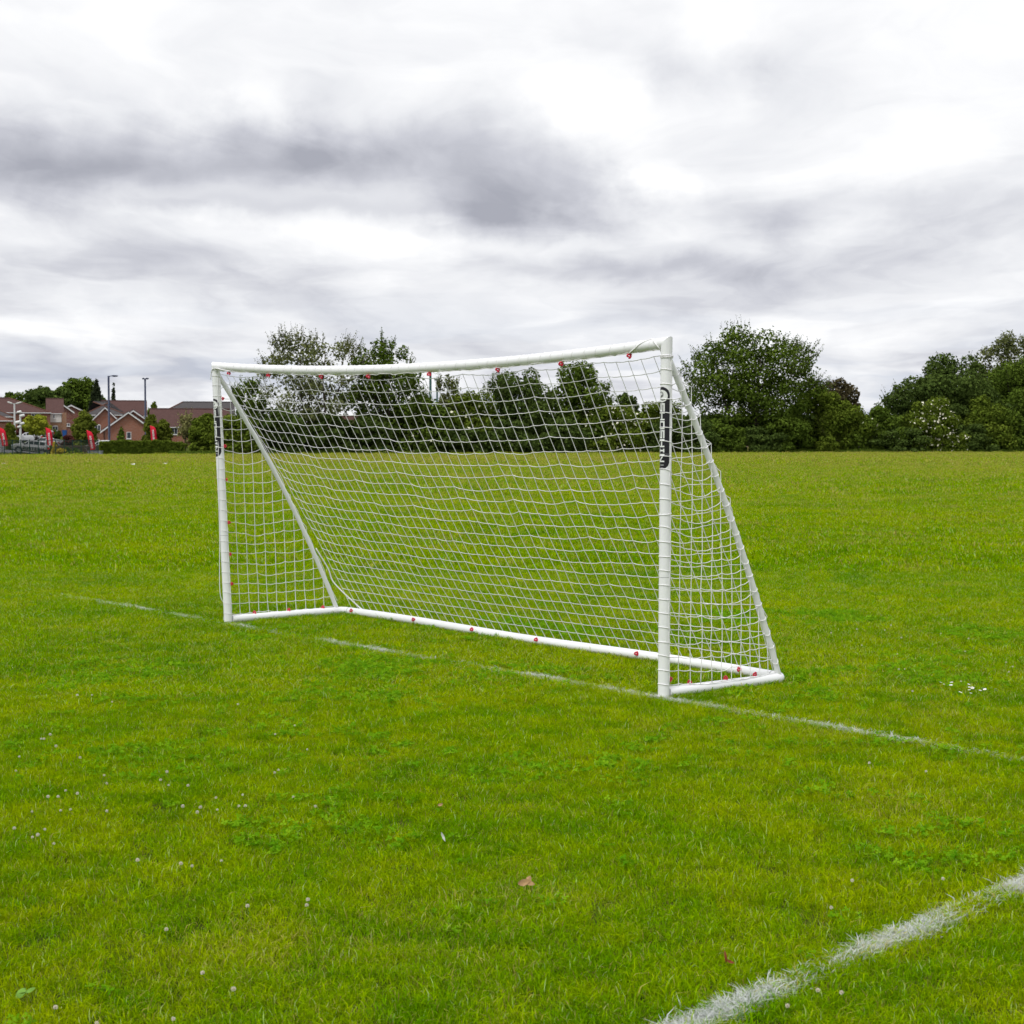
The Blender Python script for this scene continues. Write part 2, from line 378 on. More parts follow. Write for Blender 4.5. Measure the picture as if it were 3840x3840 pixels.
RINGS = [  # y0, y1, tufts per square metre, blades, radius, height, width, lean
    (2.6, 9.5, 950, (46, 0.050, 0.029, 0.0023, 0.85)),
    (9.0, 19.0, 330, (52, 0.080, 0.034, 0.0036, 0.85)),
    (18.0, 46.0, 34, (110, 0.24, 0.045, 0.0085, 0.8)),
    (44.0, 105.0, 7.0, (170, 0.55, 0.060, 0.016, 0.65)),
    (100.0, 240.0, 2.0, (240, 1.05, 0.08, 0.030, 0.65))]
def build_grass():
    for k, (y0, y1, den, spec) in enumerate(RINGS):
        pc = proto_collection('grass_ring_%d' % k, spec, M_grass, 8, 100 + k)
        rng = np.random.default_rng(40 + k)
        half = lambda y: 0.36 * y + 1.4 + 0.02 * y
        A = (y1 - y0) * 2 * half(y1); n = int(den * A)
        P = np.stack([(rng.random(n) * 2 - 1) * half(y1), y0 + (y1 - y0) * rng.random(n)], -1)
        keep = np.abs(P[:, 0]) < half(P[:, 1])
        keep &= P[:, 1] < field_edge(P[:, 0]) + 6
        P = P[keep]
        P = np.concatenate([P, ground_z(P[:, 0], P[:, 1])[:, None]], 1)
        n = len(P); t = grass_tint(P)
        hv = 0.45 + 0.45 * fbm(P[:, 0] * 1.5, P[:, 1] * 1.3, 1) + 0.75 * fbm(P[:, 0] * 8.0, P[:, 1] * 8.0, 4, 3)
        for Ln in (L_GOAL, L_BOX):                       # worn short under the painted lines
            t_, s_, l_ = line_dist(P, Ln); hv = np.where((np.abs(s_) < Ln[2] * 0.75) & (t_ > 0) & (t_ < l_), hv * 0.55, hv)
        rot = np.stack([rng.normal(0, 0.10, n), rng.normal(0, 0.10, n), rng.random(n) * 2 * pi], -1)
        o = scatter('grass', P, rot, hv * (0.8 + 0.4 * rng.random(n)), rng.integers(0, 8, n), t, pc)
        tag(o, ['short mown grass in the foreground', 'short mown grass around the goal', 'mown grass behind the goal', 'mown grass in the middle of the field', 'mown grass at the far side of the field'][k], 'grass', kind='stuff')
build_grass()

# clover and other small broad-leaved weeds among the near blades
def build_clover():
    rng = np.random.default_rng(90); c = bpy.data.collections.new('clover_patches')
    m = leaf_mat('clover_leaf', (0.12, 0.32, 0.006), (0.27, 0.48, 0.015), 0.4)
    for k in range(6):
        n = 16; a = rng.random(n) * 2 * pi; r = 0.045 * np.sqrt(rng.random(n)); C = np.stack([r * np.cos(a), r * np.sin(a), 0.016 + 0.018 * rng.random(n)], -1); V = []
        for i in range(n):
            nv = nrm(np.array([0, 0, 1.0]) + 0.45 * rng.normal(size=3)); e1 = nrm(np.cross(nv, rng.normal(size=3))); e2 = np.cross(nv, e1); s = 0.0045 + 0.003 * rng.random()
            for t in range(3):
                b = 2 * pi * t / 3; d = e1 * cos(b) + e2 * sin(b); q = np.cross(nv, d); V.append([C[i], C[i] + d * s + q * s * .75, C[i] + d * s * 2, C[i] + d * s - q * s * .75])
        me = quads('clover_leaves', np.array(V), False, tone=np.repeat(rng.random(n), 3)); me.materials.append(m); c.objects.link(bpy.data.objects.new('clover_patch_%d' % k, me))
    n = 34000; y = 2.8 + 11 * np.sqrt(rng.random(n)); x = (rng.random(n) * 2 - 1) * (0.38 * y + 1.2)
    keep = fbm(x * 1.1 + 20, y * 1.0, 2) + 0.09 * rng.normal(size=n) > 0.70
    for Ln in (L_GOAL, L_BOX): keep &= np.abs(line_dist(np.stack([x, y], -1), Ln)[1]) > Ln[2]
    x, y = x[keep], y[keep]; n = len(x); P = np.stack([x, y, np.zeros(n)], -1)
    o = scatter('clover_leaves', P, np.stack([rng.normal(0, .1, n), rng.normal(0, .1, n), rng.random(n) * 6.3], -1), .8 + .5 * rng.random(n), rng.integers(0, 6, n), np.zeros((n, 3)), c)
    tag(o, 'patches of low clover leaves growing through the near grass', 'clover', kind='stuff')
build_clover()
def build_line(name, L, label, seed, den, paint):
    rng = np.random.default_rng(seed)
    a, b, w = L; ln = np.linalg.norm(b - a); d = (b - a) / ln; nn = np.array([d[1], -d[0]])
    n = int(den * ln * w * 1.6)
    t = rng.random(n) * ln; s = rng.normal(0, 0.33, n) * w
    wav = (fbm(t * 0.7, t * 0 + seed, 2) - 0.5) * 0.06
    P2 = a + t[:, None] * d + (s + wav)[:, None] * nn
    cov = fbm(t * 2.2 + seed, s * 9, 1, 3); cov2 = fbm(t * 0.6 + 3 * seed, s * 0, 3, 2)
    strength = np.clip(paint + (cov - 0.5) * 2.3 + (cov2 - 0.5) * 0.25 - (np.abs(s) / w) ** 2 * 0.9, 0.03, 0.95)
    # where feet and the frame have worn the paint away
    far = np.clip(t / 0.5, 0, 1)
    strength = np.clip(strength * far + 0.14 * (t > ln * 0.60), 0, 0.97)
    P = np.concatenate([P2, np.full((n, 1), 0.002)], 1)
    pc = proto_collection(name + '_blades', (30, 0.022, 0.026, 0.0036, 1.1), M_line, 8, seed)
    rot = np.stack([rng.normal(0, 0.15, n), rng.normal(0, 0.15, n), rng.random(n) * 2 * pi], -1)
    base = grass_tint(P); base[:, 2] = strength
    o = scatter(name, P, rot, 0.75 + 0.4 * rng.random(n), rng.integers(0, 8, n), base, pc)
    tag(o, label, kind='structure')
build_line('goal_line', L_GOAL, 'worn white goal line painted on the grass under the goal posts', 5, 1800, 0.47)
build_line('pitch_line', L_BOX, 'bright white painted line crossing the grass nearest the camera', 6, 2800, 0.68)

# ------------------------------------------------------------------ the football goal
M_upvc = mat('white_upvc', (0.86, 0.865, 0.875), 0.32, 0.03, 3.0, 0.45)
M_cord = mat('white_cord', (0.86, 0.85, 0.86), 0.7, 0.04, 40.0, 0.2)
M_black = mat('black_print', (0.012, 0.011, 0.016), 0.35, 0.1, 8.0, 0.4)
M_print = mat('white_print', (0.80, 0.82, 0.80), 0.35, 0.02, 8.0, 0.4)
M_red = mat('red_clip_plastic', (0.62, 0.012, 0.045), 0.35, 0.12, 30.0, 0.5)
M_seam = mat('grey_seam', (0.42, 0.43, 0.43), 0.5, 0.1, 20.0, 0.3)
R_P = 0.034; R_B = 0.0185
N0 = np.array([0.890, 9.118, 0.0]); F0 = np.array([-2.357, 12.942, 0.0])
BN = np.array([1.700, 9.712, 0.036]); BF = np.array([-1.477, 13.654, 0.036])
N1 = np.array([0.899, 9.122, 2.082]); F1 = np.array([-2.445, 12.942, 2.134])
AX = nrm(F0 - N0); BK = nrm(np.cross(AX, (0, 0, 1)));
if BK[1] < 0: BK = -BK
UP = np.array([0, 0, 1.0])

goal = empty('football_goal', tuple((N0 + F0) / 2))
GO = np.array(goal.location)
tag(goal, 'white tubular football goal frame standing on the goal line in the grass', 'goal')
def gpart(mb, name, m, smooth=True, parent=None):
    mb.v = [v - GO for v in mb.v]
    return mb.build(name, m, parent or goal, smooth)
def autosmooth(o, ang=0.6):
    me = o.data
    import bmesh
    bm = bmesh.new(); bm.from_mesh(me)
    for e in bm.edges:
        if len(e.link_faces) == 2: e.smooth = e.calc_face_angle(0) < ang
    bm.to_mesh(me); bm.free(); return o

def bar_pt(u):                      # crossbar axis from the near corner (0) to the far corner (1), sagging in the middle
    u = np.asarray(u, float)[..., None]
    P = N1 + (F1 - N1) * u
    sag = 0.084 * (4 * u * (1 - u))
    return P - UP * sag + BK * 0.012 * np.sin(pi * u)
def brace_pts(top, bot, bow, n=24):
    t = np.linspace(0, 1, n)[:, None]
    out = nrm(BK * 0.9 + UP * 0.43)
    return top + (bot - top) * t + out * bow * np.sin(pi * np.clip(t * 0.92 + 0.04, 0, 1)) ** 0.9
def side_pt(A, B, t): return A + (B - A) * t
ZS = 0.036
N0s = N0 + UP * ZS; F0s = F0 + UP * ZS
NB_TOP = N0 + (N1 - N0) * 0.948 + BK * 0.020; FB_TOP = F0 + (F1 - F0) * 0.955 + BK * 0.020
NB_BOT = N0s + (BN - N0s) * 0.945 + UP * 0.012; FB_BOT = F0s + (BF - F0s) * 0.93 + UP * 0.012
NBR = brace_pts(NB_TOP, NB_BOT, 0.060); FBR = brace_pts(FB_TOP, FB_BOT, 0.075)

def mitre(mb, pts, r, cut0=None, cut1=None, sides=32):
    """a tube whose ends lie in given planes (point, normal)"""
    m = MB(); m.tube(pts, r, sides, caps=False); V = m.v[0].reshape(len(pts), sides, 3)
    for cut, i, d in ((cut0, 0, pts[1] - pts[0]), (cut1, -1, pts[-1] - pts[-2])):
        if cut is None: continue
        p, nn = np.array(cut[0]), nrm(cut[1]); d = nrm(d)
        for k in range(sides):
            V[i, k] += d * (np.dot(p - V[i, k], nn) / np.dot(d, nn))
    F = m.f + [tuple(range(sides - 1, -1, -1)), tuple((len(pts) - 1) * sides + k for k in range(sides))]
    mb.add(V.reshape(-1, 3), F)

uu = np.linspace(0, 1, 40)
BAR = bar_pt(uu)
dn = nrm(BAR[1] - BAR[0]); df = nrm(BAR[-2] - BAR[-1])
m = MB(); mitre(m, BAR, R_P, (N1, UP + dn), (F1, UP + df)); autosmooth(gpart(m, 'crossbar', M_upvc))
posts = []
for (A, B, d) in ((N0, N1, dn), (F0, F1, df)):
    m = MB(); pts = np.array([A - UP * 0.01 + (B - A) * t for t in np.linspace(0, 1, 24)])
    mitre(m, pts, R_P, None, (B, UP + d)); posts.append(autosmooth(gpart(m, 'post', M_upvc)))
# ground frame: two side bars and a rear bar with rounded elbows
def elbow(A, B, C, rad=0.085, n=8):
    a = nrm(A - B); c = nrm(C - B); p0 = B + a * rad; p1 = B + c * rad
    t = np.linspace(0, 1, n)[:, None]
    return (1 - t) ** 2 * p0 + 2 * t * (1 - t) * B + t ** 2 * p1
en = elbow(N0s, BN, BF); ef = elbow(BN, BF, F0s)
for a0, cor, flip in ((N0s, en, False), (F0s, ef, True)):
    c = cor[::-1] if flip else cor
    # the bar itself plus the elbow end
    k = nrm(c[-1] - a0)
    pts = np.concatenate([[a0 + nrm(c[0] - a0) * 0.030, a0 + (c[0] - a0) * 0.5], c])
    m = MB(); m.tube(pts, R_P, 32); o = gpart(m, 'side_bar', M_upvc); autosmooth(o)
    jn = c[-1]; dj = nrm(c[-1] - c[-2]); m = MB(); m.tube([jn + dj * 0.006, jn + dj * 0.014], R_P + 0.0012, 32); autosmooth(gpart(m, 'seam', M_seam, parent=o))
m = MB(); t = np.linspace(0, 1, 20)[:, None]; rb0 = en[-1]; rb1 = ef[0]
def rear_pt(u):
    u = np.asarray(u, float)[..., None]
    return rb0 + (rb1 - rb0) * u + UP * 0.006 * np.sin(pi * u * 3)
m.tube(rear_pt(np.linspace(0, 1, 20)), R_P, 32); rear = autosmooth(gpart(m, 'rear_bar', M_upvc))
# elbow end cap on the near rear corner
for BR in (NBR, FBR):
    m = MB(); m.tube(BR, R_B, 20); autosmooth(gpart(m, 'brace', M_upvc))
# socket collars where posts are jointed
for o, (A, B) in zip(posts, ((N0, N1), (F0, F1))):
    for f in (0.345, 0.690):
        p = A + (B - A) * f; m = MB(); m.tube([p - UP * 0.0015, p + UP * 0.0015], R_P + 0.0007, 32); autosmooth(gpart(m, 'joint', M_seam, parent=o))

# printed name panel wrapped round the front of each post
def wrap(mb, A, B, phi0, poly_uv, tris, r):
    """poly_uv: (u along the circumference in metres, v downwards from the panel's top in metres)"""
    ax = nrm(B - A); e1 = nrm(-BK - ax * np.dot(-BK, ax)); e2 = np.cross(ax, e1)      # e1 faces the pitch, e2 to the viewer's right
    if e2[0] < 0: e2 = -e2
    V = []
    for (u, v) in poly_uv:
        ph = phi0 + u / R_P
        V.append(A + ax * v + r * (e1 * cos(ph) + e2 * sin(ph)))
    mb.add(V, tris)
def grid_patch(mb, A, B, phi0, u0, u1, v0, v1, r, inside=None, step=0.004):
    """a curved strip: quads over the rectangle, kept where inside(u,v)"""
    nu = max(1, int(round((u1 - u0) / step))); nv = max(1, int(round((v1 - v0) / step)))
    us = np.linspace(u0, u1, nu + 1); vs = np.linspace(v0, v1, nv + 1)
    uv = [(u, v) for v in vs for u in us]; F = []
    for j in range(nv):
        for i in range(nu):
            if inside is None or inside((us[i] + us[i + 1]) / 2, (vs[j] + vs[j + 1]) / 2):
                a = j * (nu + 1) + i; F.append((a, a + 1, a + nu + 2, a + nu + 1))
    wrap(mb, A, B, phi0, uv, F, r)
# block letters as strokes in a unit box, x to the right, y up
STROKES = {'S': [((1, 1), (0, 1)), ((0, 1), (0, .5)), ((0, .5), (1, .5)), ((1, .5), (1, 0)), ((1, 0), (0, 0))],
           'H': [((0, 0), (0, 1)), ((1, 0), (1, 1)), ((0, .5), (1, .5))], 'O': [((0, 0), (1, 0)), ((1, 0), (1, 1)), ((1, 1), (0, 1)), ((0, 1), (0, 0))],
           'I': [((.5, 0), (.5, 1)), ((.2, 0), (.8, 0)), ((.2, 1), (.8, 1))], 'N': [((0, 0), (0, 1)), ((0, 1), (1, 0)), ((1, 0), (1, 1))],
           'D': [((0, 0), (0, 1)), ((0, 1), (.75, 1)), ((.75, 1), (1, .75)), ((1, .75), (1, .25)), ((1, .25), (.75, 0)), ((.75, 0), (0, 0))],
           'U': [((0, 1), (0, 0)), ((0, 0), (1, 0)), ((1, 0), (1, 1))], 'T': [((0, 1), (1, 1)), ((.5, 1), (.5, 0))],
           'E': [((0, 0), (0, 1)), ((0, 1), (1, 1)), ((0, .5), (.8, .5)), ((0, 0), (1, 0))],
           'R': [((0, 0), (0, 1)), ((0, 1), (1, 1)), ((1, 1), (1, .5)), ((1, .5), (0, .5)), ((.4, .5), (1, 0))],
           '4': [((.75, 0), (.75, 1)), ((.75, 1), (0, .35)), ((0, .35), (1, .35))], 'x': [((0, 0), (1, .7)), ((0, .7), (1, 0))]}
def stroke_quads(ch, w, h, t):
    """quads (4 corners each) of a letter w wide, h high with strokes t thick"""
    Q = []
    for (a, b) in STROKES[ch]:
        a = np.array(a) * (w - t, h - t) + t / 2; b = np.array(b) * (w - t, h - t) + t / 2
        d = nrm(b - a); n = np.array([-d[1], d[0]]) * t / 2; e = d * t / 2
        Q.append([a - e - n, b + e - n, b + e + n, a - e + n])
    return Q
def subdiv(q, k=6):
    a, b, c, d = [np.array(x) for x in q]; out = []
    for i in range(k):
        s0, s1 = i / k, (i + 1) / k
        out.append([a + (b - a) * s0, a + (b - a) * s1, d + (c - d) * s1, d + (c - d) * s0])
    return out
PAN_L = 0.478; PAN_W = 0.098
for o, (A, B), vt in zip(posts, ((N0, N1), (F0, F1)), (1.826, 1.868)):
    pa, pb = A + (B - A) * (vt / np.linalg.norm(B - A)), A           # v runs down from the panel's top
    phi0 = radians(-2)
    hw = PAN_W / 2
    def inside(u, v):
        if v < hw: return u * u + (v - hw) ** 2 < hw * hw
        if v > PAN_L - hw: return u * u + (v - PAN_L + hw) ** 2 < hw * hw
        return True
    m = MB(); grid_patch(m, pa, pb, phi0, -hw, hw, 0, PAN_L, R_P + 0.0006, inside, 0.0025); gpart(m, 'name_panel', M_black, parent=o)
    # white emblem disc with a coiled black s
    ec, er = hw + 0.004, 0.036
    m = MB(); grid_patch(m, pa, pb, phi0, -er, er, ec - er, ec + er, R_P + 0.0012, lambda u, v: u * u + (v - ec) ** 2 < er * er, 0.002); gpart(m, 'emblem', M_print, parent=o)
    m = MB()
    for rr, a0, a1, sgn in ((0.026, 20, 250, 1), (0.017, 60, 290, 1), (0.026, 200, 430, 1), (0.017, 240, 470, 1)):
        cx = 0.006 if a0 < 180 else -0.006
        th = np.radians(np.linspace(a0, a1, 20)); ii = rr - 0.0022; oo = rr + 0.0022
        sc_ = 0.62
        pts = [((oo * sc_ * cos(x) + (0.006 if cx > 0 else -0.006)), ec + oo * sc_ * sin(x) + (0.009 if cx > 0 else -0.009)) for x in th] + \
              [((ii * sc_ * cos(x) + (0.006 if cx > 0 else -0.006)), ec + ii * sc_ * sin(x) + (0.009 if cx > 0 else -0.009)) for x in th]
        wrap(m, pa, pb, phi0, pts, [(i, i + 1, 20 + i + 1, 20 + i) for i in range(19)], R_P + 0.0018)
    gpart(m, 'emblem_coil', M_black, parent=o)
    v = 2 * hw - 0.004
    for ch in 'SHOSHIN':
        lw = 0.030 if ch == 'I' else 0.0475; lh = 0.037
        m = MB()
        for q in stroke_quads(ch, lw, lh, 0.0085):
            for qq in subdiv(q):
                # read from top to bottom: letter tops point to the viewer's right
                wrap(m, pa, pb, phi0, [(y - lh / 2 + 0.001, v + x) for (x, y) in qq], [(0, 1, 2, 3)], R_P + 0.0013)
        gpart(m, 'letter', M_print, parent=o); v += lw + 0.0045
    m = MB(); grid_patch(m, pa, pb, phi0, -0.010, 0.016, v + 0.010, v + 0.015, R_P + 0.0013); gpart(m, 'small_print', M_seam, parent=o)

# ------------------------------------------------------------------ the net
net = empty('goal_net', tuple((BN + BF) / 2)); NO = np.array(net.location)
tag(net, 'white knotted square mesh net hung inside the goal frame', 'net')
def npart(mb, name, parent=None):
    mb.v = [v - NO for v in mb.v]; return mb.build(name, M_cord, parent or net, True)
R_C = 0.0024
rg = np.random.default_rng(3)
NC, NR = 48, 23
def back_pt(u, v):
    """u from near to far, v from crossbar down to the rear bar"""
    u = np.asarray(u, float); v = np.asarray(v, float)
    T = bar_pt(u) - UP * (R_P + 0.010) + BK * 0.022
    e = 0.018 * np.abs(np.sin(u * pi * 8.0)); T = T - UP * (0.012 + e[..., None])
    Bt = rear_pt(u) + UP * 0.026 + BK * 0.018
    v_ = v[..., None]
    P = T + (Bt - T) * v_
    out = nrm(BK * 0.9 + UP * 0.43)
    edge = np.maximum(np.exp(-u / 0.07), np.exp(-(1 - u) / 0.07))[..., None]
    belly = (-0.022 * np.sin(pi * u) ** 0.5)[..., None]                        # the middle hangs in under its own weight
    P = P + out * np.sin(pi * v_) ** 0.9 * (0.050 * edge + belly * (1 - edge))
    P = P - UP * 0.030 * np.sin(pi * v_) * (1 - edge)
    return P
KU, KV = np.meshgrid(np.linspace(0.004, 0.996, NC + 1), np.linspace(0, 1, NR + 1), indexing='ij')
jit = rg.normal(0, 1, KU.shape); jit2 = rg.normal(0, 1, KU.shape)
sm = lambda a: (a + np.roll(a, 1, 0) + np.roll(a, -1, 0)) / 3
rowsag = fbm(KU * 14, KV * 9, 1) - 0.5
KP = back_pt(KU, np.clip(KV + (0.016 * rowsag + 0.0022 * jit) * np.sin(pi * KV), 0, 1)) + AX * (0.006 * jit2 * np.sin(pi * KV))[..., None]
def cord(mb, pts, sag=0.0, n=3, r=R_C, sides=5):
    """a cord through the knots, drooping slightly between them"""
    P = [pts[0]]
    for a, b in zip(pts[:-1], pts[1:]):
        for k in range(1, n + 1):
            t = k / n; P.append(a + (b - a) * t - UP * sag * 4 * t * (1 - t))
    mb.tube(np.array(P), r, sides)
m = MB()
for i in range(NC + 1): cord(m, KP[i, :], 0, 1)
for j in range(1, NR): cord(m, KP[:, j], 0.0035, 3)
cord(m, KP[:, 0], 0.004, 3)
for i in range(NC + 1):
    for j in range(1, NR):
        d = np.array([0.004, 0, 0]); m.tube([KP[i, j] - AX * 0.0035, KP[i, j], KP[i, j] + AX * 0.0035], [0.0018, 0.0034, 0.0018], 5)
npart(m, 'back_panel')

def side_panel(A0, A1, Bbot, BR, sgn, seed, amp):
    rs = np.random.default_rng(seed)
    D = np.linalg.norm((Bbot - A0)[:2]); dirn = nrm(Bbot - A0)
    zs_b = BR[:, 2]; ds_b = (BR - A0) @ dirn
    order = np.argsort(zs_b)
    nrow, ncol = 23, 11
    H = A1[2]
    def depth_at(z): return np.interp(z, zs_b[order], ds_b[order])
    postx = lambda z: A0 + (A1 - A0) * (z / H)
    lat = nrm(np.cross(dirn, UP)) * sgn
    dz = (H - 0.16) / nrow
    def pt(d, z):
        dm = max(0.03, depth_at(min(z, zs_b.max())))
        s = np.clip(d / dm, 0, 1)
        zz = z - amp * (4 * s * (1 - s)) * (0.5 + 0.5 * min(1, dm / 0.5)) * (0.35 + 0.65 * min(1, z / 0.5))
        zz += 0.036 * (fbm(np.array(d * 7 + seed), np.array(z * 5.0), 2, 3) - 0.5) * 2 * sin(pi * s)
        P = postx(max(zz, 0)) * np.array([1, 1, 0]) + UP * max(zz, 0.066) + dirn * d * np.array([1, 1, 0]) + lat * 0.03 * sin(pi * s) * min(1, dm) + lat * 0.012 * (fbm(np.array(d * 9.), np.array(z * 7. + seed), 3, 2) - .5)
        return P
    mu, mc = MB(), MB()
    rows = [0.085 + dz * k for k in range(nrow)]
    cols = [D * 0.955 * (k + 0.35) / ncol for k in range(ncol)]
    for z in rows:
        dm = depth_at(z)
        ds = [R_P * 0.6] + [c for c in cols if R_P < c < dm - 0.02] + [dm]
        P = [pt(d, z) for d in ds]
        P[-1] = np.array([np.interp(z, zs_b[order], BR[order, k]) for k in range(3)])
        cord(mc, P, 0.006, 3)
    for c in cols:
        zt = np.interp(c, ds_b, zs_b) if c < ds_b.max() else 0.2
        zz = [0.064] + [z for z in rows if z < zt - 0.02]
        if len(zz) < 2: continue
        P = [pt(c + 0.010 * (fbm(np.array(c * 11.), np.array(z * 3.), 1, 2) - .5) * 2, z) for z in zz]
        P.append(np.array([np.interp(c, ds_b, BR[:, k]) for k in range(3)]))
        cord(mu, P, 0.0, 2)
    mu.add(np.concatenate(mc.v), mc.f); npart(mu, 'side_panel')
    return rows
def ring(mb, c, axis, r, tilt=0.0, ph=0.0, r_c=0.0017, n=20, arc=(0, 360)):
    ax = nrm(axis); e1 = nrm(np.cross(ax, (0.3, 0.9, 0.12))); e2 = np.cross(ax, e1)
    th = np.radians(np.linspace(arc[0], arc[1], n)) + ph
    P = c + r * (e1 * np.cos(th)[:, None] + e2 * np.sin(th)[:, None]) + ax * (tilt * r * np.cos(th - 1.1))[:, None]
    mb.tube(P, r_c, 5)
rows_n = side_panel(N0, N1, NB_BOT, NBR, 1, 4, 0.045)
rows_f = side_panel(F0, F1, FB_BOT, FBR, -1, 9, 0.040)
# lacing round the posts, braces and the crossbar
CAMV = np.array([0, -1.0, 0])
def lace_post(A, B, rows, ph, seed):
    rs = np.random.default_rng(seed); m = MB(); C = []
    for z in rows + [rows[-1] + (rows[1] - rows[0]) * 0.9]:
        c = A + (B - A) * (z / B[2]); ring(m, c, B - A, R_P + 0.0016, rs.normal(0.16, 0.12), rs.normal(0, 0.4), 0.0027)
        C.append(c)
    P = []
    right = nrm(np.cross(CAMV, UP)); right = right if right[0] > 0 else -right
    for k, c in enumerate(C):
        for q in (0, 0.5):
            a = ph + 0.14 * sin(k * 0.7 + q + seed) + 0.10 * rs.normal()
            cc = c + (C[min(k + 1, len(C) - 1)] - c) * q
            P.append(cc + (R_P + 0.0016) * (CAMV * cos(a) + right * sin(a)))
    m.tube(np.array(P), 0.0026, 5); npart(m, 'post_lacing')
lace_post(N0, N1, rows_n, 0.85, 1); lace_post(F0, F1, rows_f, 1.15, 2)
for BR, seed in ((NBR, 5), (FBR, 6)):
    rs = np.random.default_rng(seed); m = MB(); P = []
    L = np.linalg.norm(BR[-1] - BR[0]); n = 21
    for k in range(n):
        t = (k + 0.9) / (n + 1) * (len(BR) - 1); i = int(t); f = t - i
        c = BR[i] + (BR[min(i + 1, len(BR) - 1)] - BR[i]) * f; ax = BR[min(i + 1, len(BR) - 1)] - BR[i]
        if seed == 5: ring(m, c, ax, R_B + 0.0016, rs.normal(0.5, 0.25), rs.normal(0, 0.5), 0.0026, 16)
        o_ = nrm(np.cross(nrm(ax), AX)); o_ = o_ if o_ @ BK > 0 else -o_
        side = -AX if seed == 5 else AX
        P.append(c + o_ * (R_B + 0.004) * (0.9 + 0.3 * rs.random()) + side * 0.010 * rs.normal())
        P.append(c + ax * 0.5 + o_ * (R_B + 0.002 + 0.010 * rs.random()) + side * 0.010 * rs.normal())
    m.tube(np.array(P), 0.0026, 5); npart(m, 'brace_lacing')
m = MB(); rs = np.random.default_rng(8)
for i in range(1, NC):
    u = KU[i, 0] + 0.002 * rs.normal(); c = bar_pt(u); ring(m, c, AX, R_P + 0.0008, rs.normal(0.22, 0.10), 0, 0.0019, 20)
under = []
for k in range(NC * 2):
    u = (k + 0.6) / (NC * 2); under.append(bar_pt(u) - UP * (R_P - 0.004 + 0.006 * abs(rs.normal())) - BK * (0.020 + 0.006 * rs.normal()))
m.tube(np.array(under), 0.0024, 5); npart(m, 'crossbar_lacing')
# thicker head rope carried round the two top corners
m = MB()
front = -BK
c = bar_pt(0.0558)
P = [bar_pt(0.0594) - UP * (R_P + 0.002) + front * 0.012, bar_pt(0.0486) - UP * 0.020 + front * (R_P - 0.003), bar_pt(0.0360) + UP * 0.012 + front * (R_P - 0.002), bar_pt(0.0259) + UP * (R_P - 0.006) + front * 0.020,
     bar_pt(0.0198) + UP * (R_P - 0.001) + front * 0.012, bar_pt(0.0144) + UP * 0.014 + front * (R_P - 0.002), bar_pt(0.0079) - UP * 0.020 + front * (R_P - 0.004), N1 - UP * 0.055 + AX * (R_P + 0.003) + front * 0.006, N1 - UP * 0.16 + AX * (R_P + 0.002), N1 - UP * 0.3 + AX * (R_P + 0.003) + BK * 0.01]
def smooth_path(P, n=6):
    P = np.array(P); out = []
    for i in range(len(P) - 1):
        p0 = P[max(i - 1, 0)]; p1 = P[i]; p2 = P[i + 1]; p3 = P[min(i + 2, len(P) - 1)]
        for t in np.linspace(0, 1, n, endpoint=False):
            out.append(0.5 * ((2 * p1) + (-p0 + p2) * t + (2 * p0 - 5 * p1 + 4 * p2 - p3) * t * t + (-p0 + 3 * p1 - 3 * p2 + p3) * t ** 3))
    out.append(P[-1]); return np.array(out)
m.tube(smooth_path(P), 0.0045, 6); npart(m, 'head_rope'); m = MB()
ring(m, N1 - UP * 0.075, UP, R_P + 0.003, 0.05, 0, 0.003); ring(m, N1 - UP * 0.083, UP, R_P + 0.003, -0.05, 1, 0.003); npart(m, 'rope_turns'); m = MB()
P = [F1 - UP * 0.11 + front * (R_P) - AX * -0.026, F1 - UP * 0.055 + front * (R_P + 0.002) + AX * 0.012, F1 - UP * 0.024 + front * (R_P + 0.002) - AX * 0.015, bar_pt(0.985) - UP * 0.016 + front * R_P, bar_pt(0.97) - UP * 0.024 + front * R_P * 0.9, bar_pt(0.94) - UP * (R_P + 0.002) + front * 0.012]
m.tube(smooth_path(P), 0.0042, 6); npart(m, 'head_rope'); m = MB()
P = [F1 - UP * 0.10 - AX * (R_P + 0.002), F1 - UP * 0.22 - AX * (R_P + 0.004) + front * 0.006, F1 - UP * 0.5 - AX * (R_P + 0.006), F1 - UP * 0.9 - AX * (R_P + 0.005) + front * 0.008, F1 - UP * 1.4 - AX * (R_P + 0.006), F1 - UP * 1.86 - AX * (R_P + 0.004), F0 + UP * 0.16 + front * (R_P + 0.002), F0 + UP * 0.03 + front * R_P + AX * 0.02]
m.tube(smooth_path(P), 0.0030, 6); npart(m, 'head_rope'); m = MB()
# gathered tail down to the far rear corner
P = [FBR[-7] + BK * 0.03 - AX * 0.02, FBR[-5] + BK * 0.05 - AX * 0.045, FBR[-4] + BK * 0.055 - AX * 0.07 - UP * 0.04, rear_pt(0.968) + UP * 0.05, rear_pt(0.958) + UP * 0.036]
m.tube(smooth_path(P), 0.0055, 6)
npart(m, 'head_rope')

